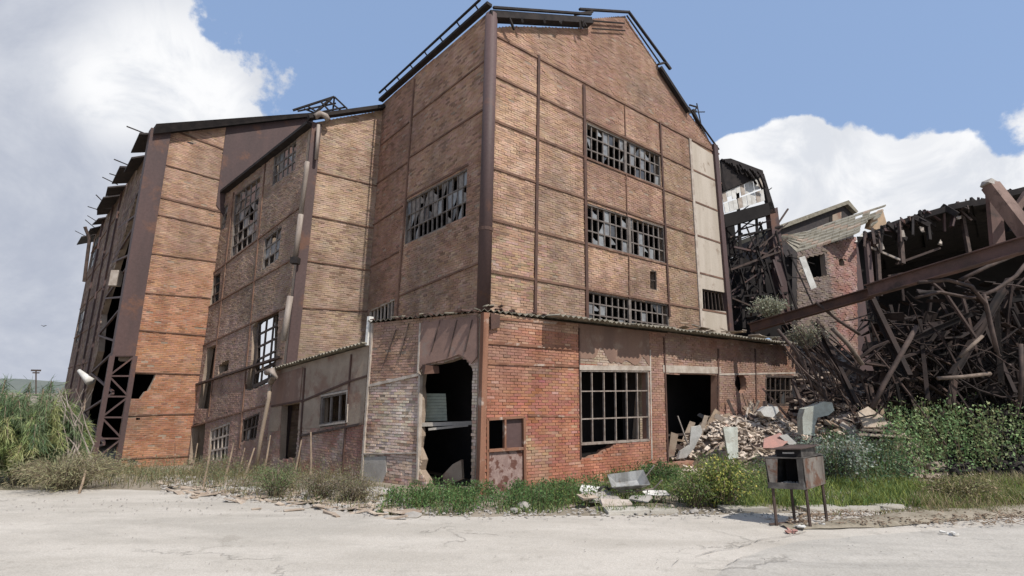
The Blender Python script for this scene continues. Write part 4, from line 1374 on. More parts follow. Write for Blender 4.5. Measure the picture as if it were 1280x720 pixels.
# interior: partition brick pier seen through the big window, and inner walls
Wi = Wall(Vector(C0) + dY * 1.0, AX)
for (x0, x1, mm) in ((780, 812, 'inside'),):
    a = Wi.px(x0 + 3, 470); b = Wi.px(x1 + 18, 560)
    slab(Wi, 'inner_pier', [(a[0], 0), (b[0], 0), (b[0], a[1] + .2), (a[0], a[1] + .2)], [], mm, lean, thick=.2, off=.0)
    ip = slab(Wi, 'inner_pier_face', [(a[0], 0), (b[0], 0), (b[0], a[1] + .2), (a[0] + .5, a[1] + .2)], [], 'mortar', lean, thick=.02, off=.03)
    bricks(Wi, ip, [(a[0] + .1, 0), (b[0], 0), (b[0], a[1] + .2), (a[0] + .7, a[1] + .2)], [], lambda u, z: (.40, .33, .25), pitch=(.215, .068), off=.03, proud=(.004, .02))
mb = MB()
fl = [WL.pt(0.1, .02, -.25), WL.pt(uE, .02, -.25), WL.pt(uE, .02, -1.75), WL.pt(1.2, .02, -1.75)]
mb.hexa(fl + [p - Vector((0, 0, .1)) for p in fl]); mb.build('floor', 'inside', lean)

slab(WM, 'sooty_lining', [(-.1, 0), (uE - 1.3, 0), (uE - 1.3, 3.95), (-.1, 3.95)], [], 'soot', lean, off=.06, thick=.05)  # near-black sheets that paint the shade inside the lean-to
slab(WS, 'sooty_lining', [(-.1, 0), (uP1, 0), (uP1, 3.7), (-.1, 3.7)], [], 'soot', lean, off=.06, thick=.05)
# ================================================================== LOW ANNEX
AN = R(-47)
WN = Wall(L_end, AN)
ann = thing('low_annex', 'low grey rendered annex with dark doorway and three pane window left of the lean-to', 'building', (*L_end, -.3))
uN = WN.px(338, 520)[0]
zn0, zn1 = WN.px(461, 432)[1], WN.px(345, 464)[1]
zn = lambda u: zn0 + (zn1 - zn0) * u / uN
fn = [(0, -.9), (uN, -.9), (uN, zn1), (0, zn0)]
ddoor = WN.poly([(352.5, 507), (375.5, 503), (370, 572), (349, 575)])
dwin = WN.poly([(403, 495.6), (436, 489), (434.5, 527.5), (401, 532)])
an = slab(WN, 'front_wall', fn, [ddoor, dwin], 'mortar', ann, thick=.2)


def colN(u, z):
    n1 = nz3(u, z, .9, 91); n2 = nz3(u, z, 2.5, 95)
    c = mixc((.44, .34, .28), (.38, .21, .16), .5 + n1 * 1.4 + n2)
    if u < .9: c = mixc(c, (.36, .15, .11), .5)
    return c


zmid0, zmid1 = WN.px(450, 530)[1], WN.px(378, 545)[1]
bricks(WN, an, [(0, -.6), (uN, -.6), (uN, zmid1), (0, zmid0)], [ddoor], colN, pitch=(.215, .068), proud=(.006, .022))
up = [(0.02, zmid0), (uN, zmid1), (uN, zn1), (0.02, zn0)]
slab(WN, 'render_panel', up, [h for h in (ddoor, dwin)], 'render', ann, off=.02, thick=.019)
for a, b, wd, mm in (((440.6, 443), (428, 600), .06, 'rust'), ((382.5, 460), (374, 590), .07, 'rust'), ((378, 502), (440, 476), .06, 'rust'), ((440, 476), (460, 470), .05, 'rust'), ((376, 545), (452, 530), .06, 'rod'),
                     ((436, 489), (434.5, 528), .08, 'pale'), ((340, 508), (378, 501), .06, 'rust'), ((401, 532), (435, 527.5), .05, 'pale'), ((403, 495), (437, 488.5), .05, 'pale')):
    beam(WN, 'steel_strip', WN.px(*a), WN.px(*b), wd, .05, mm, ann)
q = WN.poly([(343, 470), (380, 459), (376, 501), (340, 508)])
slab(WN, 'rusty_panel', q, [], 'brownrender', ann, off=.045, thick=.02)
window(WN, dwin, 3, 1, ann, 'frame', ('glass2',), bar=.06, prob=.0, off=-.03)
for k in range(5):
    a0, a1 = uN * k / 5, uN * (k + 1.02) / 5
    corrugated('roof_sheet', WN.pt(a0, zn(a0) + .05, .25), WN.pt(a1, zn(a1) + .05 + RNG.uniform(-.02, .02), .25), WN.pt(a1, zn(a1) + .25, -2.6), WN.pt(a0, zn(a0) + .25, -2.6), 'asbestos', ann)
mb = MB(); pts = [WN.pt(*WN.px(*p), .35) for p in ((352, 476), (349, 500), (340, 545), (333, 590))]
mb.tube(pts, .065, 8); tag(mb.build('lower_pipe', 'render', smooth=True), 'pale standpipe below the downpipe at the left end of the annex', 'pipe')
mb = MB(); mb.tube([WN.pt(*WN.px(*p), .36) for p in ((347, 466), (354, 464), (357, 472), (352, 478))], .11, 8); tag(mb.build('pipe_elbow', 'pipe', smooth=True), 'curved pale pipe elbow above the standpipe', 'pipe')


# ================================================================== BEHIND THE HALL AT THE RIGHT
def prism(name, W, pxpoly, thick, m, parent, off=0.0):
    q = W.poly(pxpoly); f = [W.pt(u, z, off) for u, z in q]; b = [p - W.n * thick for p in f]; n = len(f)
    mb = MB(); mb.v = [tuple(p) for p in f + b]; mb.t = [(1, 1, 1)] * (2 * n)
    mb.f = [tuple(range(n - 1, -1, -1)), tuple(range(n, 2 * n))] + [(x, (x + 1) % n, (x + 1) % n + n, x + n) for x in range(n)]
    return mb.build(name, m, parent)


def XY(p): return (p.x, p.y)


tow = thing('burnt_tower', 'burnt steel frame with pale strip cladding and dark cross beam standing behind the tall hall', 'ruined building', (*XY(at(945, 400, 25)), 0))
WT = Wall(XY(at(945, 300, 25)), R(78))
for i in range(9):
    for j in range(2):
        s0, s1 = i / 9 + .006, (i + 1) / 9 - .006
        TL, TR, BR, BL = [Vector(WT.px(*p)) for p in ((902, 241), (952, 220), (956.5, 251), (906.5, 267))]
        top0, top1 = TL.lerp(TR, s0), TL.lerp(TR, s1); b0, b1 = BL.lerp(BR, s0), BL.lerp(BR, s1)
        y0, y1 = (0.02, .47) if j == 0 else (.53, .98)
        if j == 0 and i in (1, 3): y1 = .3
        c = [top0.lerp(b0, y0), top1.lerp(b1, y0), top1.lerp(b1, y1), top0.lerp(b0, y1)]
        f = [WT.pt(p.x, p.y, .02 * (i % 2)) for p in c]
        mb = MB(); mb.hexa(f + [p - WT.n * .03 for p in f]); mb.build('cladding_strip', 'white' if (i + j) % 4 else 'pale', tow)
prism('cross_beam', WT, [(905, 268), (965, 252), (970, 266), (907, 284)], .35, 'soot', tow)
prism('post', WT, [(951, 218), (955, 217), (969, 262), (963, 263)], .25, 'char', tow)
prism('post', WT, [(962, 262), (972, 259), (990, 405), (978, 405)], .35, 'plum', tow)
prism('roof_sheet', WT, [(900, 200), (912, 199), (952, 214), (953, 219), (930, 229), (903, 240), (903, 225)], .6, 'char', tow, off=.1)
WT2 = Wall(XY(at(945, 300, 27.5)), R(78))
prism('rear_panel', WT2, [(898, 330), (925, 318), (944, 330), (966, 322), (978, 420), (905, 430)], .2, 'soot', tow)
prism('rear_panel', WT2, [(898, 283), (918, 280), (922, 318), (898, 332)], .2, 'soot', tow)
for k in range(95):
    a = (RNG.uniform(908, 975), RNG.uniform(275, 400)); an_ = RNG.choice((0.2, 1.2, 1.5, 2.1, -.5)) + RNG.uniform(-.2, .2); l_ = RNG.uniform(15, 70)
    b = (min(985, max(905, a[0] + l_ * math.cos(an_))), min(405, a[1] + l_ * math.sin(an_)))
    A = at(*a, 25.2 + RNG.uniform(-.3, 1.6)); B = at(*b, 25.2 + RNG.uniform(-.3, 1.6))
    mb = MB(); mb.bar(A, B, RNG.uniform(.04, .1)); mb.build('frame_rod', RNG.choice(('rod', 'char', 'plum', 'char')), tow)
for (a, b, wd) in (((905, 300), (978, 283), .14), ((905, 335), (980, 325), .16), ((908, 372), (984, 366), .14), ((922, 240), (930, 410), .14), ((945, 262), (952, 405), .12), ((907, 285), (915, 410), .14), ((907, 286), (950, 334), .07), ((950, 286), (915, 334), .07), ((918, 338), (960, 370), .07), ((962, 330), (925, 372), .07), ((968, 300), (1000, 400), .10), ((985, 312), (1018, 385), .06), ((978, 318), (1018, 330), .05), ((982, 345), (1025, 352), .05)):
    mb = MB(); mb.bar(at(*a, 25.4), at(*b, 25.3), wd, wd * .7); mb.build('frame_member', 'char', tow)
for k in range(16):
    a = (902 + k * 3.2, 199 + k * 1.2 + RNG.uniform(-3, 2)); b = (a[0] + RNG.uniform(5, 12), a[1] + RNG.uniform(10, 20))
    mb = MB(); mb.bar(at(*a, 24.5), at(*b, 24.9), .08); mb.build('rafter', 'char', tow)
tag(prism('hanging_strip', Wall(XY(at(1005, 350, 23)), R(80)), [(999, 322), (1006, 320), (1021, 359), (1014, 362)], .04, 'white', None), 'white strip hanging in front of the rods beside the burnt tower', 'strip')

# collapsed steel
def ibeam(mb, a, b, h, w, t=.025):
    a = Vector(a); b = Vector(b); d = (b - a).normalized(); x = d.cross(Vector((0, 0, 1))).normalized(); z = x.cross(d)
    mb.bar(a, b, t, h - 2 * t); mb.bar(a + z * (h / 2 - t / 2), b + z * (h / 2 - t / 2), w, t); mb.bar(a - z * (h / 2 - t / 2), b - z * (h / 2 - t / 2), w, t)



# far shed with pale roof
WA_ = Wall(XY(at(1020, 300, 44)), R(72))
sa = thing('far_shed', 'dark shed with pale sloping roof far behind the burnt tower', 'shed', (*XY(at(1020, 400, 44)), 0))
prism('wall', WA_, [(972, 284), (1056, 256), (1067, 267), (1067, 400), (972, 400)], 5, 'roof', sa)
prism('roof', WA_, [(970, 283), (1056, 252), (1068, 266), (1066, 268), (1055, 257), (972, 288)], 6, 'asbestos', sa, off=.4)
prism('pier', WA_, [(1037, 270), (1048, 266), (1048, 300), (1037, 300)], .4, 'render', sa, off=.3)

# ruined brick house with sagging tile roof
WH = Wall(XY(at(1050, 330, 31)), R(66))
hb = thing('brick_house', 'ruined brick house with sagging grey tile roof behind the fallen beam', 'house', (*XY(at(1050, 420, 31)), 0))
wpoly = WH.poly([(996, 316), (1070, 296), (1072, 440), (996, 440)])
hh_ = WH.poly([(1048, 324), (1054, 323), (1055, 332), (1049, 333)])
hw = WH.poly([(1008, 322), (1030, 317), (1033, 345), (1010, 348)])
hwall = slab(WH, 'wall', wpoly, [hh_, hw], 'mortar', hb, thick=.3)
u1034 = WH.px(1034, 320)[0]
bricks(WH, hwall, wpoly, [hh_, hw], lambda u, z: mixc((.33, .17, .14), (.42, .3, .26), .4 + nz3(u, z, 1.5, 3)) if u > u1034 else (.24, .19, .165), pitch=(.3, .12), proud=(.01, .05))
mb = MB(); f0 = WH.pt(*hh_[0], -.31); mb.hexa([WH.pt(wpoly[0][0], 0, -1.5), WH.pt(wpoly[1][0], 0, -1.5), WH.pt(wpoly[1][0], wpoly[1][1], -1.5), WH.pt(wpoly[0][0], wpoly[0][1], -1.5),
         WH.pt(wpoly[0][0], 0, -1.7), WH.pt(wpoly[1][0], 0, -1.7), WH.pt(wpoly[1][0], wpoly[1][1], -1.7), WH.pt(wpoly[0][0], wpoly[0][1], -1.7)]); mb.build('inner_wall', 'soot', hb)
eL = [at(976, 300, 31.5), at(996, 317, 30.6), at(1030, 308, 30.4), at(1068, 295, 30.2), at(1096, 281, 30.2)]
rL = [at(978, 297, 35), at(1010, 290, 35), at(1036, 280, 35), at(1070, 269, 35), at(1108, 257, 35)]
for k in range(4):
    for j in range(7):
        for i in range(4):
            a = rL[k].lerp(rL[k + 1], i / 4).lerp(eL[k].lerp(eL[k + 1], i / 4), j / 7)
            b = rL[k].lerp(rL[k + 1], (i + .96) / 4).lerp(eL[k].lerp(eL[k + 1], (i + .96) / 4), j / 7)
            c = rL[k].lerp(rL[k + 1], (i + .96) / 4).lerp(eL[k].lerp(eL[k + 1], (i + .96) / 4), (j + 1.1) / 7)
            d = rL[k].lerp(rL[k + 1], i / 4).lerp(eL[k].lerp(eL[k + 1], i / 4), (j + 1.1) / 7)
            if k == 3 and RNG.random() < .25: continue
            up_ = Vector((0, 0, .10)); up2 = Vector((0, 0, .2 + RNG.uniform(-.04, .05)))
            mb = MB(); mb.hexa([a + up_, b + up_, c + up2, d + up2, a, b, c + up_, d + up_]); mb.build('roof_tile', 'asbestos' if (i * 7 + j * 3 + k) % 5 else 'render', hb)
M['peach'] = mat('peach_render', (0.50, 0.36, 0.24), scale=2)
prism('gable_end', WH, [(1090, 283), (1093, 272), (1107, 260), (1113, 280), (1100, 286)], .3, 'peach', hb, off=-.2)
prism('side_panel', WH, [(1068, 300), (1084, 296), (1100, 490), (1066, 490)], .3, 'plum', hb, off=-.1)
prism('white_patch', WH, [(1067, 303), (1080, 288), (1078, 303)], .05, 'white', hb, off=.1)

# burnt-out shed
shd = thing('burnt_shed', 'black burnt out open shed with collapsing roof at the right edge', 'ruined building', (*XY(at(1180, 500, 21)), 0))
edge = [(1078, 291), (1100, 284), (1125, 275), (1150, 266), (1185, 256), (1215, 250), (1240, 245), (1262, 238), (1290, 231), (1400, 215), (1560, 200)]
EF = [at(x, y, 19 - (x - 1078) * .008) for x, y in edge]
EB = [Vector((p.x * 1.36, p.y * 1.36, p.z + .4)) for p in EF]
for k in range(len(EF) - 1):
    for j in range(3):
        a, b = EF[k].lerp(EB[k], j / 3), EF[k + 1].lerp(EB[k + 1], j / 3)
        c, d = EF[k + 1].lerp(EB[k + 1], (j + 1.02) / 3), EF[k].lerp(EB[k], (j + 1.02) / 3)
        th = Vector((0, 0, -.22)); o_ = Vector((0, 0, RNG.uniform(-.05, .05)))
        mb = MB(); mb.hexa([a + th + o_, b + th + o_, b + o_, a + o_, d + th + o_, c + th + o_, c + o_, d + o_]); mb.build('roof_sheet', 'char', shd)
for k in range(len(EF) - 1):
    a, b = EB[k], EB[k + 1]; ga, gb_ = Vector((a.x, a.y, -.2)), Vector((b.x, b.y, -.2)); o_ = Vector((0, .3, 0))
    mb = MB(); mb.hexa([ga, gb_, b, a, ga + o_, gb_ + o_, b + o_, a + o_]); mb.build('back_wall', 'soot', shd)
a, b = EF[0].lerp(EB[0], .08), EB[0]
mb = MB(); ga, gb_ = Vector((a.x, a.y, -.2)), Vector((b.x, b.y, -.2)); o_ = Vector((-.25, 0, 0)); mb.hexa([ga, gb_, b, a, ga + o_, gb_ + o_, b + o_, a + o_]); mb.build('end_wall', 'soot', shd)
for (a, b, wd, mm) in (((1200, 256), (1212, 320), .12, 'rod'), ((1124, 280), (1128, 330), .14, 'rod'), ((1083, 296), (1090, 372), .16, 'plum'), ((1096, 300), (1100, 370), .12, 'rod'), ((1158, 268), (1162, 300), .1, 'char'),
                       ((1120, 330), (1175, 310), .08, 'rod'), ((1110, 345), (1155, 337), .06, 'rod'), ((1085, 308), (1130, 327), .07, 'pale'), ((1258, 240), (1262, 290), .14, 'char')):
    mb = MB(); mb.bar(at(*a, 18.6), at(*b, 18.3), wd); mb.build('post' if abs(b[1] - a[1]) > 28 else 'roof_rod', mm, shd)
for k in range(70):
    x = RNG.uniform(1080, 1280); ye = np.interp(x, [p[0] for p in edge], [p[1] for p in edge])
    A = at(x, ye + RNG.uniform(-2, 6), 18.3); l_ = RNG.uniform(6, 28); an_ = RNG.choice((.2, 1.5, 1.6, -.3, .9)) + RNG.uniform(-.3, .3)
    B = at(x + l_ * math.cos(an_), ye + 5 + l_ * abs(math.sin(an_)), 18.3 + RNG.uniform(-.5, .8))
    mb = MB(); mb.bar(A, B, RNG.uniform(.03, .09), RNG.uniform(.02, .2)); mb.build('hanging_scrap', RNG.choice(('char', 'char', 'rod', 'plum')), shd)
for (x, y, w_, h_) in ((1127, 292, 7, 10), (1100, 308, 6, 8), (1152, 287, 4, 6), (1176, 303, 4, 5), (1198, 272, 5, 3)):
    mb = MB(); mb.box(at(x, y, 18.2), w_ / 35, .05, h_ / 35, Matrix.Rotation(RNG.uniform(-.6, .6), 3, 'Y'), jit=.04); mb.build('torn_scrap', 'pale', shd)



M['beamc'] = mat('fallen_beam_steel', (0.17, 0.10, 0.085), (0.10, 0.065, 0.055), scale=1.5, rough=0.75, c3=(0.06, 0.045, 0.04), s3=1.1)
mb = MB(); ibeam(mb, at(1085, 364, 14.6), at(1290, 303, 11.5), .36, .30)
tag(mb.build('fallen_beam', 'beamc'), 'broad brown steel beam slanting up to the right edge over the tangled wreckage', 'beam')
mb = MB(); ibeam(mb, at(938, 410, 17.5), at(1090, 366, 14.8), .30, .26)
tag(mb.build('fallen_beam', 'rust'), 'darker lower steel beam sloping from the lean-to roof up to the broad brown beam', 'beam')
M['pinkbeam'] = mat('pinkish_beam', (0.25, 0.17, 0.14), (0.13, 0.085, 0.07), scale=2, rough=.85, streak=True, c3=(0.09, 0.06, 0.05), s3=2.5, bump=.5)
t_ = thing('broken_frame', 'pinkish brown broken portal frame leaning at the right edge above the fallen beam', 'steel frame', at(1250, 300, 12.5))
mb = MB(); mb.bar(at(1238, 232, 12.4), at(1300, 312, 11.6), .26, .3); mb.build('rafter', 'pinkbeam', t_)
mb = MB(); mb.bar(at(1241, 238, 12.7), at(1248, 318, 12.7), .32, .12); mb.build('post', 'beamc', t_)
mb = MB(); mb.box(at(1237, 230, 12.4), .24, .3, .2, Matrix.Rotation(.6, 3, 'Y'), jit=.05); mb.build('broken_end', 'concrete', t_)
mb = MB(); mb.bar(at(1266, 268, 12.2), at(1285, 240, 12.2), .14, .14); mb.build('brace', 'pinkbeam', t_)
M['palerod'] = mat('dusty_rod', (0.22, 0.17, 0.135), (0.12, 0.09, 0.07), scale=5)
PIPES = [([(1148, 353), (1185, 350), (1215, 358), (1232, 380), (1240, 415), (1246, 440)], .05, 'long bent brown pipe curling down from under the broad beam'),
         ([(1200, 350), (1235, 333), (1285, 312)], .05, 'straight pipe running up to the right just below the broad beam'),
         ([(1222, 372), (1245, 362), (1270, 345), (1290, 320)], .05, 'curved pipe rising to the right edge beneath the broad beam'),
         ([(1145, 372), (1175, 365), (1210, 372), (1235, 372)], .045, 'sagging thin pipe left of the bent brown pipe'),
         ([(1230, 368), (1238, 400), (1247, 440), (1250, 445)], .04, 'upright bent rod right of the curling brown pipe'),
         ([(1090, 510), (1105, 480), (1125, 445), (1146, 408)], .06, 'long leaning pole in the middle of the black wreckage'),
         ([(972, 412), (995, 440), (1012, 475), (1034, 500)], .05, 'dark rod bowing down from the lean-to roof end to the rubble'),
         ([(1040, 410), (1060, 430), (1078, 456)], .07, 'short pale pipe pointing down to the right below the lower beam'),
         ([(1020, 378), (1050, 402), (1075, 418)], .05, 'thin pipe crossing under the lower beam'),
         ([(1172, 473), (1205, 471), (1238, 467)], .05, 'pale level rod lying across the black opening'),
         ([(1276, 430), (1277, 465), (1275, 500)], .05, 'upright stick at the right edge above the weeds'),
         ([(1200, 446), (1215, 432), (1228, 420)], .045, 'short pale stick in the upper right of the wreckage')]
for k, (pts, r_, lab) in enumerate(PIPES):
    mb = MB(); Yv = 13.2 + (k % 4) * .25 if pts[0][0] > 1080 else 15.8
    mb.tube([at(x, y, Yv) for x, y in pts], r_, 7)
    tag(mb.build('bent_pipe' if len(pts) > 3 else 'loose_rod', 'rod' if 'pale' not in lab else 'palerod', smooth=True), lab, 'pipe' if 'pipe' in lab else 'rod')

# mound of charred wreckage: one body of debris with thousands of pieces in it
mb = MB()
NX, NY = 46, 14
def mound_h(x, y):
    s = min(1, max(0, (y - 15.2) / 3.2)); e = min(1, max(0, (x - 9.1) / 2.0))
    return s * e * (2.2 + 1.8 * noise.noise(Vector((x * .35, y * .3, 7))) + 1.0 * max(0, 1 - abs(x - 10.5) / 3)) + .25 * noise.noise(Vector((x * 2, y * 2, 1)))
for i in range(NX):
    for j in range(NY):
        x0, x1 = 7.6 + i * .36, 7.6 + (i + 1) * .36; y0, y1 = 15.0 + j * .36, 15.0 + (j + 1) * .36
        mb.face([(x0, y0, mound_h(x0, y0)), (x1, y0, mound_h(x1, y0)), (x1, y1, mound_h(x1, y1)), (x0, y1, mound_h(x0, y1))])
V = []
nbx, nby = 50, 24
bk = MB()
def bank_h(x, y):
    s = min(1, max(0, (y - 17.5) / 5)); e = min(1, max(0, (x - 9.0) / 2.5))
    return s * e * (4.3 + 1.6 * noise.noise(Vector((x * .3, y * .3, 3))) + .8 * noise.noise(Vector((x * 1.3, y * 1.3, 3))))
for i in range(nbx):
    for j in range(nby):
        x0, x1 = 9 + i * .5, 9.5 + i * .5; y0, y1 = 17.5 + j * .5, 18 + j * .5
        if x1 > 14 and y1 > 18.2 + 20 * 0 and x0 > 14.5: continue
        bk.face([(x0, y0, bank_h(x0, y0)), (x1, y0, bank_h(x1, y0)), (x1, y1, bank_h(x1, y1)), (x0, y1, bank_h(x0, y1))])
bko = tag(bk.build('rubble_bank', 'rubble'), 'high bank of brown rubble behind the burnt heap', 'rubble', kind='stuff')
bk = MB(); bk2 = MB()
for k in range(2400):
    x = RNG.uniform(9.3, 15); y = RNG.uniform(17.6, 25); z = bank_h(x, y)
    (bk if RNG.random() < .6 else bk2).box((x, y, z + .08), RNG.uniform(.12, .5), RNG.uniform(.1, .3), RNG.uniform(.06, .18), Matrix.Rotation(RNG.uniform(0, 3), 3, 'Z') @ Matrix.Rotation(RNG.uniform(-.9, .9), 3, 'X'), jit=.02)
tag(bk.build('broken_bricks', 'rubble'), 'broken brown masonry covering the high rubble bank', 'rubble', kind='stuff')
tag(bk2.build('charred_pieces', 'rod'), 'dark burnt pieces covering the high rubble bank', 'debris', kind='stuff')
bk = MB()
bk3 = MB()
for k in range(300):
    px_, py_ = RNG.uniform(1080, 1300), 345 + 160 * RNG.random() ** .8
    a = at(px_, py_, RNG.uniform(15.9, 18.4)); an_ = RNG.choice((.35, .6, 1.3, 1.5, 2.3, 2.7, -.3)) + RNG.gauss(0, .22); l_ = RNG.uniform(.4, 2.4) * (1 if k % 5 else 1.5)
    d_ = Vector((math.cos(an_), RNG.uniform(-.3, .3), -abs(math.sin(an_)))); sag = RNG.uniform(.02, .28) * l_
    p_ = [a + d_ * l_ * t - Vector((0, 0, 4 * sag * t * (1 - t) * (1 if k % 3 else -1))) for t in (0, .3, .6, 1)]
    if p_[-1].z < .1: continue
    if k % 4 == 0:
        wd = RNG.choice((.05, .08, .11))
        for q0, q1 in zip(p_[:-1], p_[1:]): bk.bar(q0, q1, wd, wd * RNG.uniform(.25, .6))
    else: (bk3 if k % 3 == 0 else bk).tube(p_, RNG.choice((.010, .016, .024, .034, .055)), 5)
    if k % 7 == 0: bk3.bar(p_[0], p_[-1], RNG.uniform(.12, .24), RNG.uniform(.02, .05), jit=.03)
for k in range(160):
    c = at(RNG.uniform(1080, 1300), 350 + 155 * RNG.random() ** .7, RNG.uniform(16.4, 18.6))
    bk.box(c, RNG.uniform(.1, .7), RNG.uniform(.08, .45), .015, Matrix.Rotation(RNG.uniform(0, 3), 3, 'Z') @ Matrix.Rotation(RNG.uniform(-1.4, 1.4), 3, 'X'), jit=.06)
tag(bk.build('hanging_scrap', 'char2'), 'bent laths and torn sheets hanging in the black bay under the broad beam', 'debris', kind='stuff')
M['rustrod'] = mat('rusty_wreck_steel', (0.085, 0.056, 0.046), (0.04, 0.028, 0.024), scale=2.5, rough=.9)
tag(bk3.build('rusty_scrap', 'rustrod'), 'rusty brown bent bars and strips among the blackened scrap under the broad beam', 'debris', kind='stuff')
GIR = [((1088, 372), (1135, 470), .22, 'dark girder leaning down right below the start of the broad beam'), ((1262, 350), (1190, 470), .2, 'dark girder crossing down left under the right end of the broad beam'),
       ((1105, 440), (1215, 392), .16, 'dark girder rising right across the black bay'), ((1225, 398), (1268, 492), .18, 'girder slanting to the lower right corner of the black bay'),
       ((1020, 402), (1070, 505), .16, 'girder leaning against the bank below the lower beam'), ((1000, 430), (1085, 470), .14, 'half buried girder across the brown rubble bank'),
       ((1150, 400), (1160, 500), .14, 'upright stump of a column in the middle of the black bay'), ((1245, 372), (1252, 480), .16, 'upright column behind the curling pipe')]
for (a, b, wd, lab) in GIR:
    mb = MB(); A, B = at(*a, 16.6), at(*b, 15.6); ibeam(mb, A, B, wd * .95, wd * .7, .02)
    tag(mb.build('girder', 'char2'), lab, 'girder')
M['burntrubble'] = mat('burnt_rubble', (0.05, 0.038, 0.032), (0.02, 0.016, 0.015), scale=3, rough=.95, bump=.9, bscale=12)
tag(mb.build('burnt_mound', 'burntrubble'), 'blackened heap of collapsed floors under the fallen beams', 'debris', kind='stuff')
mb = MB(); mb2 = MB(); mb3 = MB()
for k in range(2600):
    x = 9.1 + 15 * RNG.random() ** 1.1; y = RNG.uniform(15.2, 18.6)
    z = mound_h(x, y)
    left = x < 12.6
    c = Vector((x, y, z + RNG.uniform(0, .12)))
    rr = Matrix.Rotation(RNG.uniform(0, 3), 3, 'Z') @ Matrix.Rotation(RNG.uniform(-.8, .8), 3, 'X')
    (mb2 if (left and RNG.random() < .6) else mb).box(c, RNG.uniform(.12, .5), RNG.uniform(.08, .22), RNG.uniform(.05, .14), rr, jit=.015)
for k in range(170):
    x = RNG.uniform(9.4, 21); y = RNG.uniform(15.9, 17.8); z = mound_h(x, y) + RNG.uniform(0, 1.3)
    l_ = RNG.uniform(.5, 2.4); an_ = RNG.uniform(0, 6.28); el = RNG.uniform(-1.2, 1.2)
    d = Vector((math.cos(an_) * math.cos(el), math.sin(an_) * math.cos(el) * .5, math.sin(el)))
    a = Vector((x, y, z)); b = a + d * l_
    if b.z < 0: b.z = .1
    (mb3 if x < 13 or RNG.random() < .25 else mb).bar(a, b, RNG.choice((.02, .03, .05, .11)), RNG.choice((.02, .04, .06)))
tag(mb.build('charred_pieces', 'char'), 'charred beams and plates heaped in the collapsed bay', 'debris', kind='stuff')
tag(mb2.build('broken_bricks', 'rubble'), 'broken brick and plaster strewn over the left flank of the burnt heap', 'debris', kind='stuff')
tag(mb3.build('tangled_rods', 'rod'), 'tangle of thin brown rods over the burnt heap', 'debris', kind='stuff')
# curved bundle of thin rods at the end of the lean-to
mb = MB()
for k in range(26):
    x0 = RNG.uniform(972, 1025); y0 = RNG.uniform(398, 440)
    pts = [(x0, y0), (x0 + RNG.uniform(10, 25), y0 + RNG.uniform(15, 35)), (x0 + RNG.uniform(25, 50), y0 + RNG.uniform(45, 75)), (x0 + RNG.uniform(40, 75), y0 + RNG.uniform(70, 105))]
    Yv = RNG.uniform(15.6, 17)
    mb.tube([at(x, min(y, 520), Yv) for x, y in pts], RNG.uniform(.015, .035), 5)
tag(mb.build('wire_bundle', 'rod'), 'spray of thin curved rods sweeping down beside the barred end window of the lean-to', 'debris', kind='stuff')

# ================================================================== RUBBLE PILE IN FRONT
def pile_h(x, y, cx, cy, rx, ry, h):
    d = ((x - cx) / rx) ** 2 + ((y - cy) / ry) ** 2
    return max(0, h * (1 - d)) if d < 1 else 0


pA_ = gnd(930, 588); pB_ = gnd(1080, 590)
PL = [(pA_.x - .1, pA_.y + .7, 1.9, 1.5, 1.5), (pA_.x + 1.1, pA_.y + .8, 1.7, 1.4, 1.65), (pA_.x + 2.5, pA_.y + .8, 1.4, 1.2, 1.35), (pB_.x + .35, pB_.y + .4, 2.1, 1.3, 1.7)]
ph = lambda x, y: max(pile_h(x, y, *p) for p in PL)
mb = MB(); mb2 = MB()
for (cx, cy, rx, ry, h) in PL:
    for i in range(16):
        for j in range(12):
            xx = [cx - rx + 2 * rx * (i + a) / 16 for a in (0, 1)]; yy = [cy - ry + 2 * ry * (j + a) / 12 for a in (0, 1)]
            P_ = [(x, y, pile_h(x, y, cx, cy, rx, ry, h) * (0.9 + .3 * noise.noise(Vector((x * 3, y * 3, 2)))) - .04) for x, y in ((xx[0], yy[0]), (xx[1], yy[0]), (xx[1], yy[1]), (xx[0], yy[1]))]
            mb.face(P_)
tag(mb.build('rubble_heap', 'rubble'), 'earth and crushed brick core of the front rubble heap', 'rubble', kind='stuff')
mb = MB()
for k in range(1500):
    p = RNG.choice(PL); x = p[0] + RNG.uniform(-1.15, 1.15) * p[2]; y = p[1] + RNG.uniform(-1.15, 1.15) * p[3]
    z = ph(x, y); q = mb if RNG.random() < .5 else mb2
    q.lump((x, y, z + .01), RNG.uniform(.03, .12), RNG.uniform(.4, .9))
tag(mb.build('rubble_stones', 'rubble'), 'small brown rubble covering the front heap', 'rubble', kind='stuff')
for k in range(2600):
    p = RNG.choice(PL); x = p[0] + RNG.uniform(-1.15, 1.15) * p[2]; y = p[1] + RNG.uniform(-1.15, .8) * p[3]
    rr = Matrix.Rotation(RNG.uniform(0, 3), 3, 'Z') @ Matrix.Rotation(RNG.uniform(-1.2, 1.2), 3, 'X') @ Matrix.Rotation(RNG.uniform(-.6, .6), 3, 'Y')
    mb2.box((x, y, ph(x, y) + RNG.uniform(.0, .1)), RNG.uniform(.05, .32), RNG.uniform(.03, .16), RNG.uniform(.01, .04), rr, jit=.02)
M['palerubble'] = mat('pale_rubble', (0.66, 0.57, 0.48), (0.45, 0.37, 0.30), scale=5, rough=.95, bump=.5, c3=(0.42, 0.27, 0.21), s3=3.5, t3=(.60, .66))
tag(mb2.build('plaster_bits', 'palerubble'), 'small pale plaster lumps covering the front heap', 'rubble', kind='stuff')
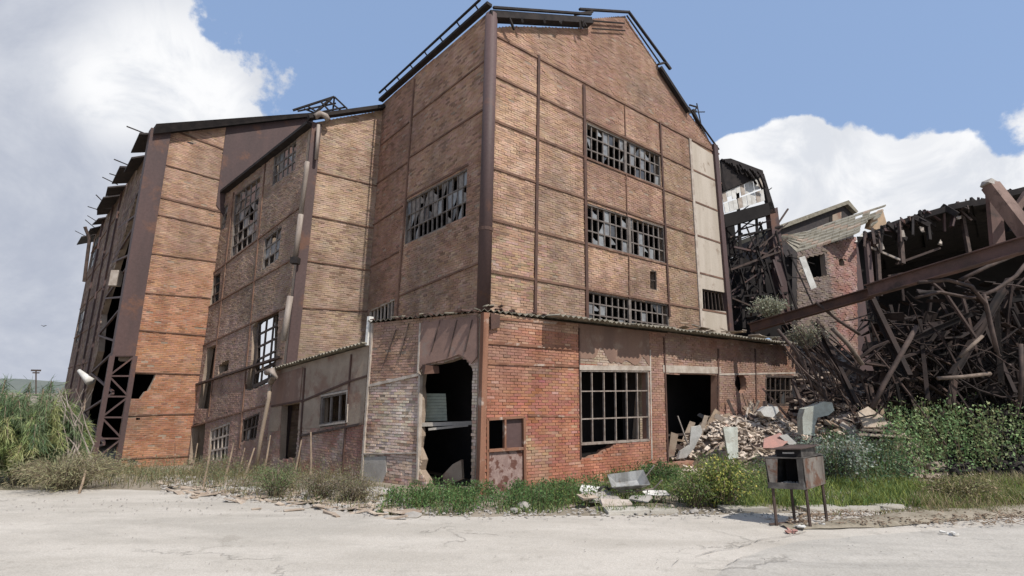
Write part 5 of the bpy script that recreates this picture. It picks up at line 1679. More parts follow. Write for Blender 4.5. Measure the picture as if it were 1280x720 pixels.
for k in range(72):
    p = PL[k % 3]; pm_ = RNG.choice((('wood', 'brown'), ('palewood', 'pale'), ('palewood', 'pale'), ('rod', 'dark'), ('pale', 'grey')))
    hp_ = ('left flank', 'middle', 'right hand heap')[k % 3]; p = PL[(0, 1, 3)[k % 3]]; x = p[0] + RNG.uniform(-.85, .85) * p[2]; y = p[1] + RNG.uniform(-.9, .5) * p[3]; z = ph(x, y)
    l_ = RNG.uniform(.4, 1.15); lean_ = RNG.uniform(.1, 1.1) if k % 3 == 0 else RNG.uniform(-.3, .6); an_ = RNG.uniform(-.5, 3.6)
    d = Vector((math.cos(an_) * math.cos(lean_), math.sin(an_) * math.cos(lean_) * .5, math.sin(lean_))).normalized()
    c = Vector((x, y, z + .05))
    mb = MB(); mb.bar(c - d * l_ * .35, c + d * l_ * .65, RNG.uniform(.07, .2), RNG.uniform(.02, .04), side=Vector((RNG.uniform(-1, 1), -1, RNG.uniform(-.2, 1))), jit=.008)
    tag(mb.build('plank', pm_[0]), pm_[1] + ' splintered plank in the ' + hp_ + ' of the front rubble', 'plank', pm_[1] + ' planks in the ' + hp_ + ' of the rubble')


def flat_piece(name, pxs, Y, thick, m, label, cat, tilt=0.0):
    P_ = [at(x, y, Y + tilt * (y - pxs[0][1]) / 40) for x, y in pxs]
    n_ = (P_[1] - P_[0]).cross(P_[2] - P_[0]).normalized()
    if n_.y > 0: n_ = -n_
    n = len(P_); mb = MB(); mb.v = [tuple(p) for p in P_ + [p - n_ * thick for p in P_]]; mb.t = [(1, 1, 1)] * (2 * n)
    mb.f = [tuple(range(n)), tuple(range(2 * n - 1, n - 1, -1))] + [(x, x + n, (x + 1) % n + n, (x + 1) % n) for x in range(n)]
    return tag(mb.build(name, m), label, cat)


YP = pA_.y - .7
M['blockc'] = mat('pale_greenish_concrete', (0.50, 0.52, 0.46), (0.36, 0.36, 0.31), scale=4, bump=.6, c3=(0.28, 0.24, 0.19), s3=3.0)
flat_piece('appliance_panel', [(904, 534), (922, 533.5), (923, 572), (911, 574)], YP, .1, 'blockc', 'pale grey green appliance panel standing on end in the rubble', 'panel', -.3)
flat_piece('white_sheet', [(864, 534), (876, 532), (878, 540), (868, 560), (858, 572), (845, 574), (848, 565), (862, 556)], YP + .3, .04, 'white', 'bent white sheet leaning beside the big dark gateway', 'sheet', .2)
flat_piece('grey_board', [(839, 540), (848, 543), (843, 570), (835, 572)], YP + .5, .05, 'render', 'narrow dark grey board leaning in the big gateway', 'board')
flat_piece('white_lump', [(951, 514), (958, 508), (972, 508), (974, 514), (966, 522), (955, 520)], YP + .6, .3, 'white', 'rounded white sanitary fragment on top of the rubble', 'fragment')
flat_piece('concrete_block', [(1003, 522), (1006, 511), (1018, 507), (1030, 502), (1040, 503), (1043, 513), (1036, 519), (1022, 522), (1019, 532), (1018, 545), (1004, 543)], YP - .1, .3, 'blockc', 'big pale green concrete block half hidden by the grey shrub', 'block')
flat_piece('red_sheet', [(955, 548), (975, 541), (985, 552), (975, 560), (954, 560)], YP - .35, .04, 'pink', 'faded pink red sheet lying on the heap above the brazier', 'sheet', -.6)
flat_piece('pale_board', [(974, 545), (984, 543), (996, 554), (988, 557)], YP - .4, .05, 'white', 'short white board beside the faded pink sheet', 'board')
for k, (y, x0, x1, lab) in enumerate(((537, 1076, 1123, 'upper'), (543, 1072, 1125, 'lower'))):
    mb = MB(); mb.bar(at(x0, y, YP + .1), at(x1, y + 2.5, YP - .1), .16, .07, jit=.01)
    tag(mb.build('timber', 'palewood'), lab + ' long sawn timber sticking out of the right hand heap', 'timber')
flat_piece('brown_sheet', [(1072, 515), (1085, 508), (1105, 522), (1112, 534), (1080, 534)], YP + .3, .04, 'palewood', 'broad pale brown sheet sloping on the right hand heap', 'sheet', -.5)
mb = MB(); mb.bar(at(847, 520, YP + .6), at(860, 556, YP + .2), .035); tag(mb.build('loose_rod', 'frame'), 'thin steel rod leaning in the big gateway', 'rod')
mb = MB(); mb.bar(at(834, 544, YP + 1.6), at(868, 542, YP + 1.6), .1, .06); tag(mb.build('gate_rail', 'frame2'), 'low rail across the big dark gateway', 'rail')


def stone(px, r, m, label, cat='stone', squash=.7, group=None, name='stone'):
    g = gnd(*px); mb = MB(); mb.lump((g.x, g.y, g.z + r * squash * .4), r, squash)
    o = mb.build(name, m); bv = o.modifiers.new('soft', 'BEVEL'); bv.width = r * .12; bv.segments = 1
    return tag(o, label, cat, group)


M['yellowlump'] = mat('yellow_foam', (0.58, 0.53, 0.36), (0.45, 0.41, 0.28), scale=6)
stone((850, 598), .2, 'yellowlump', 'left yellowish foam lump in the weeds by the gateway', 'lump')
stone((868, 600), .24, 'yellowlump', 'right yellowish foam lump in the weeds by the gateway', 'lump')
stone((1061, 592), .24, 'palegreen', 'pale rounded lump sitting in the bushes right of the brazier', 'lump', .9)
# stones along the yard edge
edgepx = [(262, 620), (300, 626), (352, 630), (395, 636), (430, 638), (452, 632), (470, 638), (515, 646), (650, 641), (715, 636), (840, 637), (870, 641)]
for k, p in enumerate(edgepx):
    stone((p[0] + RNG.uniform(-6, 6), p[1] + RNG.uniform(-3, 2)), RNG.uniform(.06, .16), RNG.choice(('concrete', 'concrete', 'pale', 'rubble')), 'loose pale stone on the edge of the yard', 'stone', RNG.uniform(.35, .7), 'loose pale stones along the yard edge')
stone((405, 607), .3, 'cream', 'flat cream slab of plaster lying below the annex wall', 'slab', .25)
stone((470, 618), .42, 'concrete', 'broad pale broken slab at the foot of the whitewashed wall', 'slab', .25)
stone((655, 637), .14, 'concrete', 'squarish pale stone in front of the corner weeds', 'stone', .8)
stone((512, 641), .28, 'render', 'flat dark board lying at the yard edge below the corner opening', 'board', .15)
mb = MB()
for k in range(900):
    t = RNG.random(); x = 200 + 320 * t; y = np.interp(x, [200, 300, 430, 520], [606, 618, 630, 636]) + RNG.gauss(0, 7)
    g = gnd(x, max(598, y)); mb.lump((g.x, g.y, g.z + .01), RNG.uniform(.015, .075), RNG.uniform(.3, .8))
for k in range(500):
    x = RNG.uniform(520, 1180); y = 642 + RNG.gauss(0, 4); g = gnd(x, y); mb.lump((g.x, g.y, g.z + .02), RNG.uniform(.01, .035), .6)
tag(mb.build('gravel', 'concrete'), 'pale gravel and crumbs scattered along the yard edge', 'gravel', kind='stuff')
mb = MB()
for k in range(140):
    x = RNG.uniform(205, 500); y = np.interp(x, [200, 300, 430, 520], [608, 619, 632, 640]) + RNG.gauss(0, 6); g = gnd(x, y)
    mb.box((g.x, g.y, g.z + .035), RNG.uniform(.1, .5), RNG.uniform(.03, .12), .02, Matrix.Rotation(RNG.uniform(-.8, .8), 3, 'Z') @ Matrix.Rotation(RNG.uniform(-.25, .25), 3, 'Y'), jit=.01)
tag(mb.build('wood_chips', 'palewood'), 'splinters and slats littering the edge of the yard at the left', 'litter', kind='stuff')
mb = MB()
for k in range(700):
    g = gnd(RNG.uniform(985, 1290), RNG.uniform(644, 662)); mb.box((g.x, g.y, g.z + .09 + RNG.uniform(-.02, .02)), RNG.uniform(.02, .09), RNG.uniform(.01, .03), .008, Matrix.Rotation(RNG.uniform(0, 3), 3, 'Z') @ Matrix.Rotation(RNG.uniform(-.5, .5), 3, 'Y'))
tag(mb.build('dry_litter', 'wood'), 'dry leaf and straw litter on the verge right of the brazier', 'litter', kind='stuff')
for (px, lab) in (((1187, 672), 'white scrap of paper lying alone on the asphalt at the right'), ((986, 668), 'crumpled pinkish rag lying in front of the brazier'), ((1030, 661), 'small white scrap by the right hand leg of the brazier'), ((960, 651), 'small white scrap left of the brazier'), ((1004, 664), 'twisted white rag under the front leg of the brazier')):
    g = gnd(*px); mb = MB(); k_ = .5 if 'rag' in lab else .35
    for j in range(4):
        mb.box((g.x + RNG.uniform(-.09, .09) * k_ * 2, g.y + RNG.uniform(-.05, .05), g.z + .05 + RNG.uniform(0, .03)), .22 * k_, .13 * k_, .015, Matrix.Rotation(RNG.uniform(0, 3), 3, 'Z') @ Matrix.Rotation(RNG.uniform(-.5, .5), 3, 'X'), jit=.012)
    tag(mb.build('scrap', 'pink' if 'pinkish' in lab else 'white'), lab, 'rag' if 'rag' in lab else 'scrap')

# ================================================================== BRAZIER
FL_, FR_, BR_ = gnd(969, 659), gnd(1014, 663), gnd(1036, 655)
ex = (FR_ - FL_); ey = (BR_ - FR_); ey = ey * 1.0
BL_ = FL_ + ey
bz = thing('brazier', 'sooty galvanised box brazier on four thin legs standing at the edge of the yard', 'brazier', ((FL_ + BR_) / 2))
zb, zt, zh = .64, 1.12, 1.29
UPz = Vector((0, 0, 1))
def bp(s, t, z): return FL_ + ex * s + ey * t + UPz * (z - FL_.z)
def pane_(name, pts, th, m, parent):
    pts = [Vector(p) for p in pts]; n = (pts[1] - pts[0]).cross(pts[2] - pts[0]).normalized() * th
    mb = MB(); mb.hexa(pts + [p + n for p in pts], jit=.004); return mb.build(name, m, parent)
M['sootmetal'] = mat('sooty_metal', (0.045, 0.04, 0.036), (0.12, 0.11, 0.10), scale=5, rough=.7, c3=(0.20, 0.19, 0.175), s3=3, t3=(.6, .75))
for (s, t) in ((.03, .03), (.97, .03), (.97, .97), (.03, .97)):
    mb = MB(); mb.bar(bp(s, t, .02), bp(s, t, zb + .05), .035, .035); mb.build('leg', 'rod', bz)
pane_('floor_plate', [bp(-.06, -.06, zb), bp(1.04, -.06, zb), bp(1.04, 1.06, zb), bp(-.06, 1.06, zb)], .02, 'sootmetal', bz)
pane_('back_plate', [bp(-.04, 1.02, zb), bp(1.02, 1.02, zb), bp(1.02, 1.02, zt), bp(-.04, 1.02, zt)], .01, 'sootmetal', bz)
M['galvdirty'] = mat('rust_streaked_galvanised', (0.21, 0.185, 0.16), (0.07, 0.055, 0.047), scale=4, rough=0.65, streak=True, c3=(0.12, 0.06, 0.038), s3=5.0, t3=(0.46, 0.6))
sp = pane_('side_plate', [bp(1.02, -.04, zb), bp(1.02, 1.04, zb), bp(1.04, 1.04, zt - .02), bp(1.0, -.04, zt)], .012, 'galvdirty', bz)
pane_('side_plate', [bp(-.04, 1.02, zb), bp(-.04, -.04, zb), bp(-.06, -.04, zt), bp(-.04, 1.02, zt)], .012, 'sootmetal', bz)
pane_('top_plate', [bp(-.1, -.08, zt), bp(1.04, -.06, zt), bp(1.04, 1.06, zt), bp(-.08, 1.06, zt)], .015, 'sootmetal', bz)
pane_('front_frame', [bp(-.05, -.05, zb), bp(1.0, -.05, zb), bp(1.0, -.05, zb + .09), bp(-.05, -.05, zb + .09)], .01, 'sootmetal', bz)
pane_('front_frame', [bp(.0, -.052, zb + .09), bp(.22, -.052, zb + .09), bp(.30, -.052, zt), bp(-.05, -.052, zt)], .01, 'galvdirty', bz)
pane_('front_frame', [bp(.84, -.052, zb + .09), bp(1.0, -.052, zb + .09), bp(1.0, -.052, zt), bp(.84, -.052, zt)], .01, 'sootmetal', bz)
pane_('inner_baffle', [bp(.2, .5, zb + .03), bp(.85, .5, zb + .03), bp(.85, .5, zt), bp(.2, .5, zt)], .01, 'soot', bz)
bz.rotation_euler = (R(1.2), R(-1.6), 0)
pane_('hood_front', [bp(.2, .1, zt + .015), bp(.9, .1, zt + .015), bp(.9, .1, zh - .03), bp(.2, .1, zh - .03)], .01, 'soot', bz)
pane_('hood_side', [bp(.9, .1, zt + .015), bp(.9, .9, zt + .015), bp(.9, .9, zh - .02), bp(.9, .1, zh - .03)], .01, 'sootmetal', bz)
pane_('hood_side', [bp(.2, .9, zt + .015), bp(.2, .1, zt + .015), bp(.2, .1, zh - .03), bp(.2, .9, zh - .02)], .01, 'sootmetal', bz)
pane_('hood_lid', [bp(.08, .0, zh - .035), bp(.99, -.04, zh - .02), bp(1.12, .95, zh + .0), bp(.15, .98, zh - .02)], .012, 'rod', bz)
mb = MB(); mb.bar(bp(.38, .09, zh - .09), bp(.72, .09, zh - .085), .03, .025); mb.build('hood_handle', 'concrete', bz)
mb = MB()
for k in range(60): mb.lump(tuple(bp(RNG.uniform(.08, .9), RNG.uniform(.0, .45), zb + .04 + RNG.uniform(0, .03))), RNG.uniform(.015, .04), .6)
o = mb.build('ash', 'concrete', bz); o['kind'] = 'stuff'
for a, b in ((bp(-.1, -.1, .05), bp(.5, .9, .04)), (bp(.5, -.05, .04), bp(1.25, .9, .05))):
    mb = MB(); mb.bar(a, b, .025); tag(mb.build('loose_rod', 'rod'), 'thin rod lying on the ground between the brazier legs', 'rod', 'rods under the brazier')
mb = MB(); a, b = gnd(1000, 647), gnd(1047, 646); mb.bar(a + UPz * .05, b + UPz * .05, .05, .03); tag(mb.build('slat', 'wood'), 'dark slat lying on the ground behind the brazier', 'slat')

# ================================================================== WHEELBARROW AND SHEETS
g = gnd(786, 628)
wb = thing('wheelbarrow', 'old grey wheelbarrow lying crooked among pale sheets in the weeds', 'wheelbarrow', g)
g = g + UPz * .05
mb = MB()
tr_o = [(-.38, -.2), (.38, -.24), (.38, .22), (-.38, .2)]; tr_i = [(-.22, -.12), (.22, -.12), (.22, .12), (-.22, .12)]
tilt = Matrix.Rotation(-.12, 3, 'Y') @ Matrix.Rotation(.5, 3, 'X')
def T_(x, y, z): return g + tilt @ Vector((x, y, z)) + UPz * .28
for k in range(4):
    a, b = tr_o[k], tr_o[(k + 1) % 4]; c, d = tr_i[(k + 1) % 4], tr_i[k]
    f = [T_(*a, .16), T_(*b, .16), T_(*c, 0), T_(*d, 0)]; mb.hexa(f + [p + Vector((0, 0, -.012)) for p in f])
f = [T_(*p, 0) for p in tr_i]; mb.hexa(f + [p + Vector((0, 0, -.012)) for p in f])
mb.build('tray', 'galv', wb)
for s in (-1, 1):
    mb = MB(); mb.tube([T_(-.45, .05 * s, -.08), T_(.1, .14 * s, -.05), T_(.45, .22 * s, .02), T_(.62, .24 * s, .22)], .014, 6); mb.build('handle', 'pipe', wb)
    mb = MB(); mb.tube([T_(.15, .16 * s, -.04), T_(.2, .17 * s, -.28), T_(.3, .18 * s, -.28), T_(.34, .19 * s, -.02)], .011, 6); mb.build('leg', 'rod', wb)
wc = T_(-.5, 0, -.14)
mb = MB(); mb.tube([wc + Vector((.13 * math.cos(t * .5236), .0, .13 * math.sin(t * .5236))) for t in range(13)], .028, 6, cap=False); wh = mb.build('wheel', 'rubber', wb, smooth=True)
mb = MB(); mb.tube([wc + Vector((0, -.02, 0)), wc + Vector((0, .02, 0))], .09, 12); mb.build('rim', 'galv', wh)
for k, (px, dx, dy, rz, m_, lab) in enumerate((((752, 630), .55, .28, .3, 'concrete', 'large pale broken sheet left of the wheelbarrow'), ((742, 622), .4, .2, -.3, 'white', 'smaller pale sheet behind the left end of the wheelbarrow'),
                                       ((820, 628), .4, .25, .1, 'white', 'whitish sheet lying right of the wheelbarrow'), ((770, 637), .45, .16, .1, 'pale', 'narrow pale sheet in front of the wheelbarrow'), ((800, 634), .3, .2, -.5, 'concrete', 'small tilted sheet under the wheelbarrow handles'), ((735, 634), .3, .15, .6, 'palewood', 'pale board end sticking out at the far left of the dumped sheets'))):
    gg = gnd(*px); mb = MB(); mb.box(gg + UPz * (.13 + .03 * (k % 3)), dx * 1.3, dy * 1.3, .02, Matrix.Rotation(rz, 3, 'Z') @ Matrix.Rotation(RNG.uniform(.1, .45), 3, 'X'), jit=.02)
    tag(mb.build('sheet', m_), lab, 'sheet')

# ================================================================== LEANING STAKES
STK = [((247, 554), (239, 592), 'stake'), ((264, 556), (253, 609), ''), ((292, 554), (280, 600), ''), ((318, 560), (300, 609), ''), ((338, 544), (327, 600), ''), ((377, 550), (364, 606), ''), ((388.5, 540), (387, 618), ''), ((107, 588), (97, 619), ''), ((219, 554), (217, 592), ''), ((306, 560), (296, 596), '')]
LB = ['leftmost pale leaning stake beside the orange wall corner', 'pale stake leaning in front of the ground floor doorway', 'pale stake leaning before the grid window', 'low slanting stake in front of the second ground floor window',
      'tall stake leaning below the big broken window', 'stake leaning beside the annex doorway', 'upright weathered post in front of the annex brickwork', 'short bent stake in the dry grass by the steel lattice',
      'thin rusty rod standing against the orange wall', 'thin crooked stick between two leaning stakes']
for k, ((tx, ty), (bx, by), _) in enumerate(STK):
    g = gnd(bx, by); d = ray(tx, ty); tpp = CAMP + d * ((g.y + .25) / d.y)
    mb = MB(); mb.tube([g - UPz * .1, g.lerp(tpp, .5) + Vector((.02, 0, 0)), tpp], [.026, .022, .016] if k != 8 else .018, 6)
    tag(mb.build('stake', 'wood' if k != 8 else 'orange'), LB[k], 'stake', None)

# small fittings
mb = MB(); g = W1Y.pt(*W1Y.px(118, 471), .35); mb.tube([g + Vector((-.35, 0, .28)), g, g + Vector((.35, -.05, -.25))], [.08, .14, .20], 9)
tag(mb.build('lamp_shade', 'white', smooth=True), 'pale tilted lamp shade hanging on the far side wall near the lattice', 'lamp')
mb = MB(); mb.box(W1Y.pt(*W1Y.px(152, 349), .2), .35, .3, .7); tag(mb.build('junction_box', 'pale'), 'pale box fixed high on the slot beside the steel corner column', 'box')
# floodlight mast far away, and a bird
mm = thing('floodlight_mast', 'tiny floodlight mast on the far skyline at the left', 'mast', at(45, 492, 500))
mb = MB(); mb.tube([at(45, 500, 500), at(45, 464, 500)], .6, 6); mb.build('pole', 'frame2', mm)
mb = MB(); mb.box(at(45, 463, 500), 9, 1, 1.6); mb.box(at(45, 466, 500), 6, 1, 1.2); mb.build('lamp_head', 'frame2', mm)
mb = MB(); c = at(54, 408, 60)
mb.hexa([c + Vector(v) for v in ((-.05, 0, 0), (.3, 0, .12), (.3, 0, .15), (-.05, 0, .04), (-.05, .12, 0), (.3, .1, .12), (.3, .1, .15), (-.05, .12, .04))])
mb.hexa([c + Vector(v) for v in ((.05, 0, 0), (-.3, 0, .12), (-.3, 0, .15), (.05, 0, .04), (.05, .12, 0), (-.3, .1, .12), (-.3, .1, .15), (.05, .12, .04))])
tag(mb.build('bird', 'roof'), 'small dark bird in the sky above the left bushes', 'bird')

# ================================================================== PLANTS
def leafquads(P, size, lw, tint, updir=None, jit=.25, droop=0.0):
    """P (n,3) centres; random or biased orientation; returns V,T"""
    n = len(P)
    d = NR.normal(size=(n, 3))
    if updir is not None: d = d * .55 + updir
    d[:, 2] -= droop
    d /= np.linalg.norm(d, axis=1, keepdims=True)
    r = NR.normal(size=(n, 3)); x = np.cross(d, r); x /= np.linalg.norm(x, axis=1, keepdims=True) + 1e-9
    s = size * NR.uniform(.6, 1.35, (n, 1)); w_ = s * lw
    V = np.stack([P - x * w_ * .15, P + d * s * .45 - x * w_ * .5, P + d * s, P + d * s * .45 + x * w_ * .5], axis=1)
    t = np.array(tint)
    if t.ndim == 1: t = np.repeat(t[None], n, axis=0)
    t = t * NR.uniform(1 - jit, 1 + jit, (n, 1)) * NR.uniform(.92, 1.08, (n, 3))
    return V, t


PATCH = -.02


def gpoly(pxs): return [XY(gnd(*p)) for p in pxs]


def sample(poly, n):
    xs_ = [p[0] for p in poly]; ys_ = [p[1] for p in poly]; out = []
    while len(out) < n:
        x, y = RNG.uniform(min(xs_), max(xs_)), RNG.uniform(min(ys_), max(ys_))
        if inpoly(x, y, poly) and noise.noise(Vector((x * 1.1, y * 1.6, 40))) + .35 * noise.noise(Vector((x * 3.3, y * 3.3, 41))) > PATCH - .25 * RNG.random(): out.append((x, y))
    return out


def grass(name, poly, n, h, cols, label, cat='grass', width=.012, lean=.35, clump=.6, cl_scale=1.2, z0=.0):
    pts = sample(poly, int(n * 1.6)); P_ = []
    for (x, y) in pts:
        if noise.noise(Vector((x * cl_scale, y * cl_scale, 3))) * .5 + .5 > RNG.random() * clump + .5 - clump * .5 * .6: P_.append((x, y, gz(x, y) + z0))
    P_ = P_[:n]
    P = np.array(P_); k = len(P)
    hh = h * NR.uniform(.4, 1.15, (k, 1)) * (1 + .35 * np.array([[noise.noise(Vector((p[0] * .9, p[1] * .9, 8)))] for p in P_]))
    d = NR.normal(size=(k, 3)) * lean; d[:, 2] = 1; d /= np.linalg.norm(d, axis=1, keepdims=True)
    an_ = NR.uniform(0, 6.28, k); x = np.stack([np.cos(an_), np.sin(an_), np.zeros(k)], 1) * width
    mid_ = P + d * hh * .55; bend = NR.normal(size=(k, 3)) * .18 * hh; bend[:, 2] = -abs(bend[:, 2]) * .5
    top = P + d * hh + bend
    V1 = np.stack([P - x, P + x, mid_ + x * .8, mid_ - x * .8], 1); V2 = np.stack([mid_ - x * .8, mid_ + x * .8, top + x * .15, top - x * .15], 1)
    cc_ = np.array([cols[i] for i in NR.randint(0, len(cols), k)]) * NR.uniform(.7, 1.3, (k, 1))
    o = quads_np(name, np.concatenate([V1, V2]), 'leaf', None, np.concatenate([cc_, cc_]))
    return tag(o, label, cat, kind='stuff')


def weeds(name, poly, n, h, cols, label, leaf=.05, lw=.5, per=34, kind='stuff', cat='weeds', spread=.16, hvar=.35):
    pts = sample(poly, n); VV = []; TT = []; mb = MB()
    for (x, y) in pts:
        hh = h * RNG.uniform(1 - hvar, 1 + hvar * .6) * (1 + .3 * noise.noise(Vector((x * .8, y * .8, 5))))
        lx, ly = RNG.uniform(-.2, .2) * hh, RNG.uniform(-.2, .2) * hh
        z = gz(x, y); t = NR.uniform(.08, 1, per)
        sp_ = spread * (1.15 - t * .75) * (.5 + hh)
        P = np.stack([x + lx * t + NR.normal(0, 1, per) * sp_, y + ly * t + NR.normal(0, 1, per) * sp_, z + hh * t], 1)
        c = np.array(RNG.choice(cols))
        V, T = leafquads(P, leaf, lw, c, updir=np.array([0, 0, .45]))
        VV.append(V); TT.append(T)
        a = np.array([[x, y, z]]); b = np.array([[x + lx, y + ly, z + hh]]); wv = np.array([[.006, 0, 0]])
        VV.append(np.stack([a - wv, a + wv, b + wv * .4, b - wv * .4], 1)); TT.append(np.array([[.16, .14, .07]]))
    o = quads_np(name, np.concatenate(VV), 'leaf', None, np.concatenate(TT))
    if kind: return tag(o, label, cat, kind=kind)
    return tag(o, label, cat)


def shrub(name, label, base, h, r, nb, cols, leaf=.05, lw=.5, per=60, droop=0.0, stemr=.012, arch=.2, lean=(0, 0), cat='bush', stemm='stem', flower=None, fill=.12):
    t_ = thing(name, label, cat, base)
    mb = MB(); VV = []; TT = []
    for k in range(nb):
        an_ = RNG.uniform(0, 6.283); rr = r * math.sqrt(RNG.random()); hh = h * RNG.uniform(.55, 1.05) * (1 - .35 * (rr / r) ** 2)
        e = Vector((math.cos(an_) * rr + lean[0] * hh, math.sin(an_) * rr + lean[1] * hh, hh))
        b0 = Vector(base) + Vector((math.cos(an_) * rr * .15, math.sin(an_) * rr * .15, 0))
        m1 = b0 + Vector((e.x * .3, e.y * .3, e.z * .55)); m2 = b0 + Vector((e.x * .7, e.y * .7, e.z * .92)); e_ = b0 + Vector((e.x, e.y, e.z * (1 - arch)))
        pts = [b0, m1, m2, e_]
        mb.tube(pts, [stemr, stemr * .8, stemr * .5, stemr * .25], 4, cap=False)
        t = NR.uniform(.12, 1, per); A = np.array([list(p) for p in pts])
        seg = np.minimum((t * 3).astype(int), 2); f = (t * 3 - seg)[:, None]
        P = A[seg] * (1 - f) + A[seg + 1] * f + NR.normal(0, fill * r, (per, 3))
        P[:, 2] = np.maximum(P[:, 2], base[2] + .03)
        dr = (A[seg + 1] - A[seg]); dr /= np.linalg.norm(dr, axis=1, keepdims=True) + 1e-9
        c = np.array(RNG.choice(cols))
        V, T = leafquads(P, leaf, lw, c, updir=dr * .9, droop=droop)
        VV.append(V); TT.append(T)
        if flower and RNG.random() < .8:
            P = P[NR.randint(0, per, 8)] + NR.normal(0, .03, (8, 3)); V, T = leafquads(P, leaf * .9, 1.0, np.array(flower)); VV.append(V); TT.append(T)
    mb.build('stems', stemm, t_)
    quads_np('foliage', np.concatenate(VV), 'leaf', t_, np.concatenate(TT))
    return t_


G1, G2, G3 = (.075, .135, .05), (.10, .17, .055), (.06, .105, .05)
YG, YG2 = (.23, .26, .06), (.17, .21, .06)
GR, GR2 = (.20, .24, .19), (.30, .33, .28)
DRY, DRY2, DRY3 = (.33, .27, .16), (.25, .21, .12), (.19, .17, .09)
PATCH = -.5
weeds('tall_weeds', gpoly([(1118, 607), (1150, 602), (1290, 597), (1500, 592), (1500, 566), (1290, 566), (1150, 568), (1125, 580)]), 1700, 1.95, [(.20, .31, .13), (.26, .36, .15), (.15, .24, .10), (.27, .34, .16), (.29, .30, .15)], 'dense bed of tall green weeds at the right', leaf=.09, lw=.5, per=56, spread=.10, hvar=.22)
weeds('tall_weeds', gpoly([(1040, 610), (1110, 612), (1130, 596), (1080, 582), (1030, 590)]), 300, 1.1, [(.11, .17, .09), G2, (.13, .19, .10)], 'mixed green weeds under the grey shrub', leaf=.06, per=40)
shrub('grey_shrub', 'silvery grey green shrub growing over the rubble right of the brazier', gnd(1050, 606), 1.5, .9, 60, [GR, GR2, (.34, .37, .31), (.16, .22, .13)], leaf=.065, lw=.6, per=60, fill=.13)
shrub('grey_shrub', 'smaller dark shrub between the grey shrub and the tall weeds', gnd(1100, 600), .85, .8, 40, [(.14, .20, .12), (.12, .18, .10)], leaf=.06, per=60, fill=.14)
shrub('yellow_bush', 'yellow green flowering bush left of the brazier', gnd(905, 634), 1.05, .62, 75, [YG, YG2, YG2, (.12, .19, .06)], leaf=.05, lw=.45, per=70, flower=(.5, .45, .12), fill=.12)
shrub('yellow_bush', 'lower pale green bush left of the yellow flowering bush', gnd(868, 634), .7, .5, 45, [YG2, (.13, .18, .07)], leaf=.045, per=55, fill=.12)
shrub('green_bush', 'dark green bush at the left jamb of the big gateway', gnd(822, 606), .62, .55, 40, [G1, G2], leaf=.05, per=55)
shrub('pale_shrub', 'pale dusty shrub growing on the wreck beside the burnt tower', at(962, 398, 21), .9, .8, 34, [(.34, .34, .25), (.28, .28, .20)], leaf=.09, per=60)
shrub('pale_shrub', 'pale dusty creeper spilling below the lower fallen beam', at(1010, 436, 16.2), 1.0, .6, 24, [(.30, .29, .21), (.22, .21, .15)], leaf=.07, per=60)
PATCH = .0
weeds('corner_weeds', gpoly([(480, 640), (600, 644), (680, 637), (720, 630), (720, 618), (620, 622), (560, 620), (490, 622)]), 330, .34, [G1, G2, G2, (.11, .18, .06)], 'green weeds at the foot of the lean-to corner', leaf=.05, per=30, spread=.14)
weeds('wall_weeds', gpoly([(690, 636), (860, 634), (860, 590), (820, 590), (690, 612)]), 340, .30, [G1, G2, YG2], 'green weeds along the foot of the red wall', leaf=.045, per=26, spread=.13)
weeds('wall_weeds', gpoly([(880, 634), (960, 634), (1010, 600), (870, 590)]), 240, .5, [YG2, G2, (.15, .18, .08)], 'weeds between the rubble heap and the yellow bush', leaf=.05, per=26)
grass('grass', gpoly([(470, 645), (700, 643), (960, 640), (1000, 639), (1000, 596), (840, 592), (700, 606), (480, 620)]), 13000, .19, [G2, YG2, G1, (.2, .22, .09)], 'green grass between the yard and the red wall', width=.008)
PATCH = -.25
grass('grass_strip', gpoly([(930, 640), (1180, 634), (1290, 634), (1500, 628), (1500, 600), (1290, 606), (1120, 606), (930, 600)]), 30000, .30, [YG2, YG, G2, (.19, .24, .07)], 'bright green grass strip behind the kerb', width=.008)
grass('dry_grass', gpoly([(1130, 637), (1170, 641), (1290, 640), (1500, 634), (1500, 600), (1290, 598), (1180, 604)]), 16000, .34, [DRY, DRY2, YG2, DRY], 'straw coloured grass in front of the tall weeds', width=.007)
shrub('dry_bush', 'straw and olive bush in the dry grass right of the grass strip', gnd(1205, 628), .62, .7, 60, [(.24, .22, .10), (.19, .20, .08), DRY], leaf=.05, per=50, fill=.13)
grass('verge_grass', gpoly([(1040, 650), (1290, 645), (1400, 640), (1400, 636), (1290, 636), (1060, 642)]), 3500, .12, [DRY, DRY3, YG2], 'thin dry grass on the verge', width=.006, z0=.06)
grass('dry_grass', gpoly([(-60, 612), (130, 611), (225, 613), (330, 628), (440, 640), (480, 640), (480, 612), (380, 596), (250, 590), (100, 582), (-60, 570)]), 15000, .26, [DRY2, DRY, DRY3, (.16, .18, .08)], 'dry mixed grass below the left blocks', width=.007, clump=.95)
PATCH = -.05
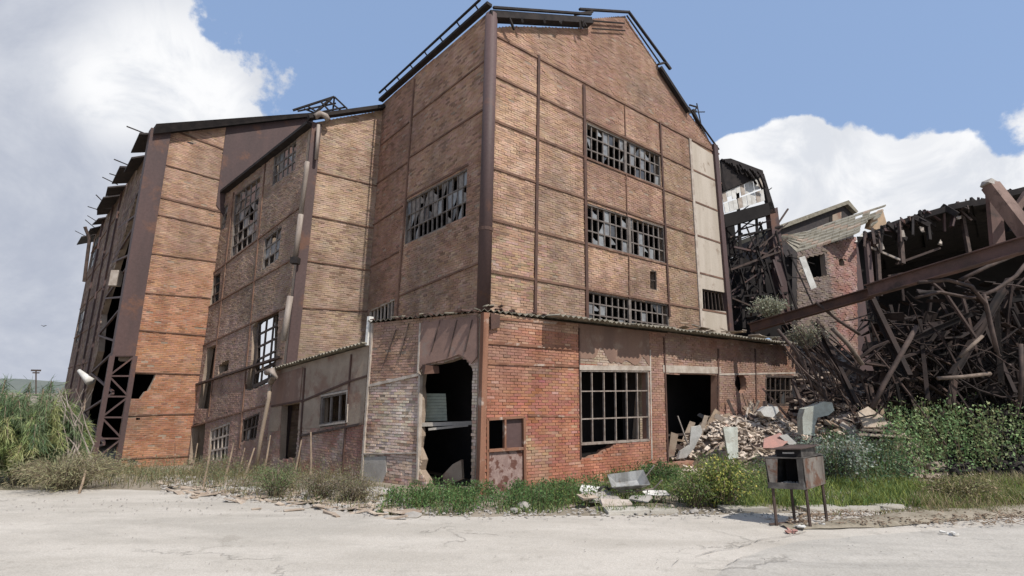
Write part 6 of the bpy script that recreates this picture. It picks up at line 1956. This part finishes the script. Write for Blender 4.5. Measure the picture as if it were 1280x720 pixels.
weeds('scrub', gpoly([(60, 608), (230, 608), (250, 596), (60, 584)]), 150, .42, [(.20, .20, .12), (.15, .17, .09), DRY2], 'low olive scrub at the foot of the orange wall', leaf=.06, lw=.25, per=40)
weeds('scrub', gpoly([(235, 615), (340, 628), (455, 634), (455, 605), (330, 598), (240, 592)]), 170, .5, [DRY3, (.17, .16, .12), (.14, .17, .08), DRY2], 'brownish green scrub below the annex', leaf=.055, lw=.2, per=46)
for k, (px, h_, r_, cols, lab) in enumerate((((345, 622), .75, .5, [(.15, .19, .08), (.12, .16, .07)], 'olive bush in front of the annex doorway'), ((400, 624), .65, .55, [DRY3, (.19, .17, .13)], 'brown twiggy bush below the annex window'), ((440, 628), .6, .5, [(.20, .17, .14), DRY3], 'grey brown twiggy bush at the right end of the annex'))):
    shrub('scrub_bush', lab, gnd(*px), h_, r_, 46, cols, leaf=.05, lw=.22, per=60, fill=.12)
# feathery bushes at the left
TB = [((-30, 606), 2.5, 1.5, (-.15, 0), 'leftmost feathery grey green tamarisk bush'), ((26, 604), 2.45, 1.0, (-.05, 0), 'big feathery bush in front of the far corner of the end block'), ((70, 600), 2.0, .55, (.0, 0), 'narrow feathery bush touching the far wall of the end block')]
for (px, h_, r_, ln_, lab) in TB:
    shrub('tamarisk', lab, gnd(*px), h_, r_, 75, [(.15, .21, .10), (.10, .155, .075), (.23, .28, .11), (.31, .33, .14), (.18, .23, .12)], leaf=.20, lw=.055, per=300, droop=.7, arch=.34, lean=ln_, stemr=.02, fill=.035)
shrub('straw_bush', 'straw coloured bush at the foot of the steel lattice', gnd(80, 612), .85, .9, 80, [(.30, .27, .16), (.24, .23, .13)], leaf=.09, lw=.12, per=90, fill=.12)
mb = MB()
for k in range(14):
    g = gnd(RNG.uniform(78, 108), 604); p = [g]
    for j in range(1, 6): p.append(g + Vector((RNG.uniform(-.15, .15) - .12 * j * RNG.uniform(.3, 1.4), RNG.uniform(-.1, .1), .42 * j)))
    mb.tube(p, [.02, .018, .015, .012, .008, .004], 5)
tag(mb.build('bare_branches', 'pipe'), 'pale bare branches against the far side wall of the end block', 'branches')
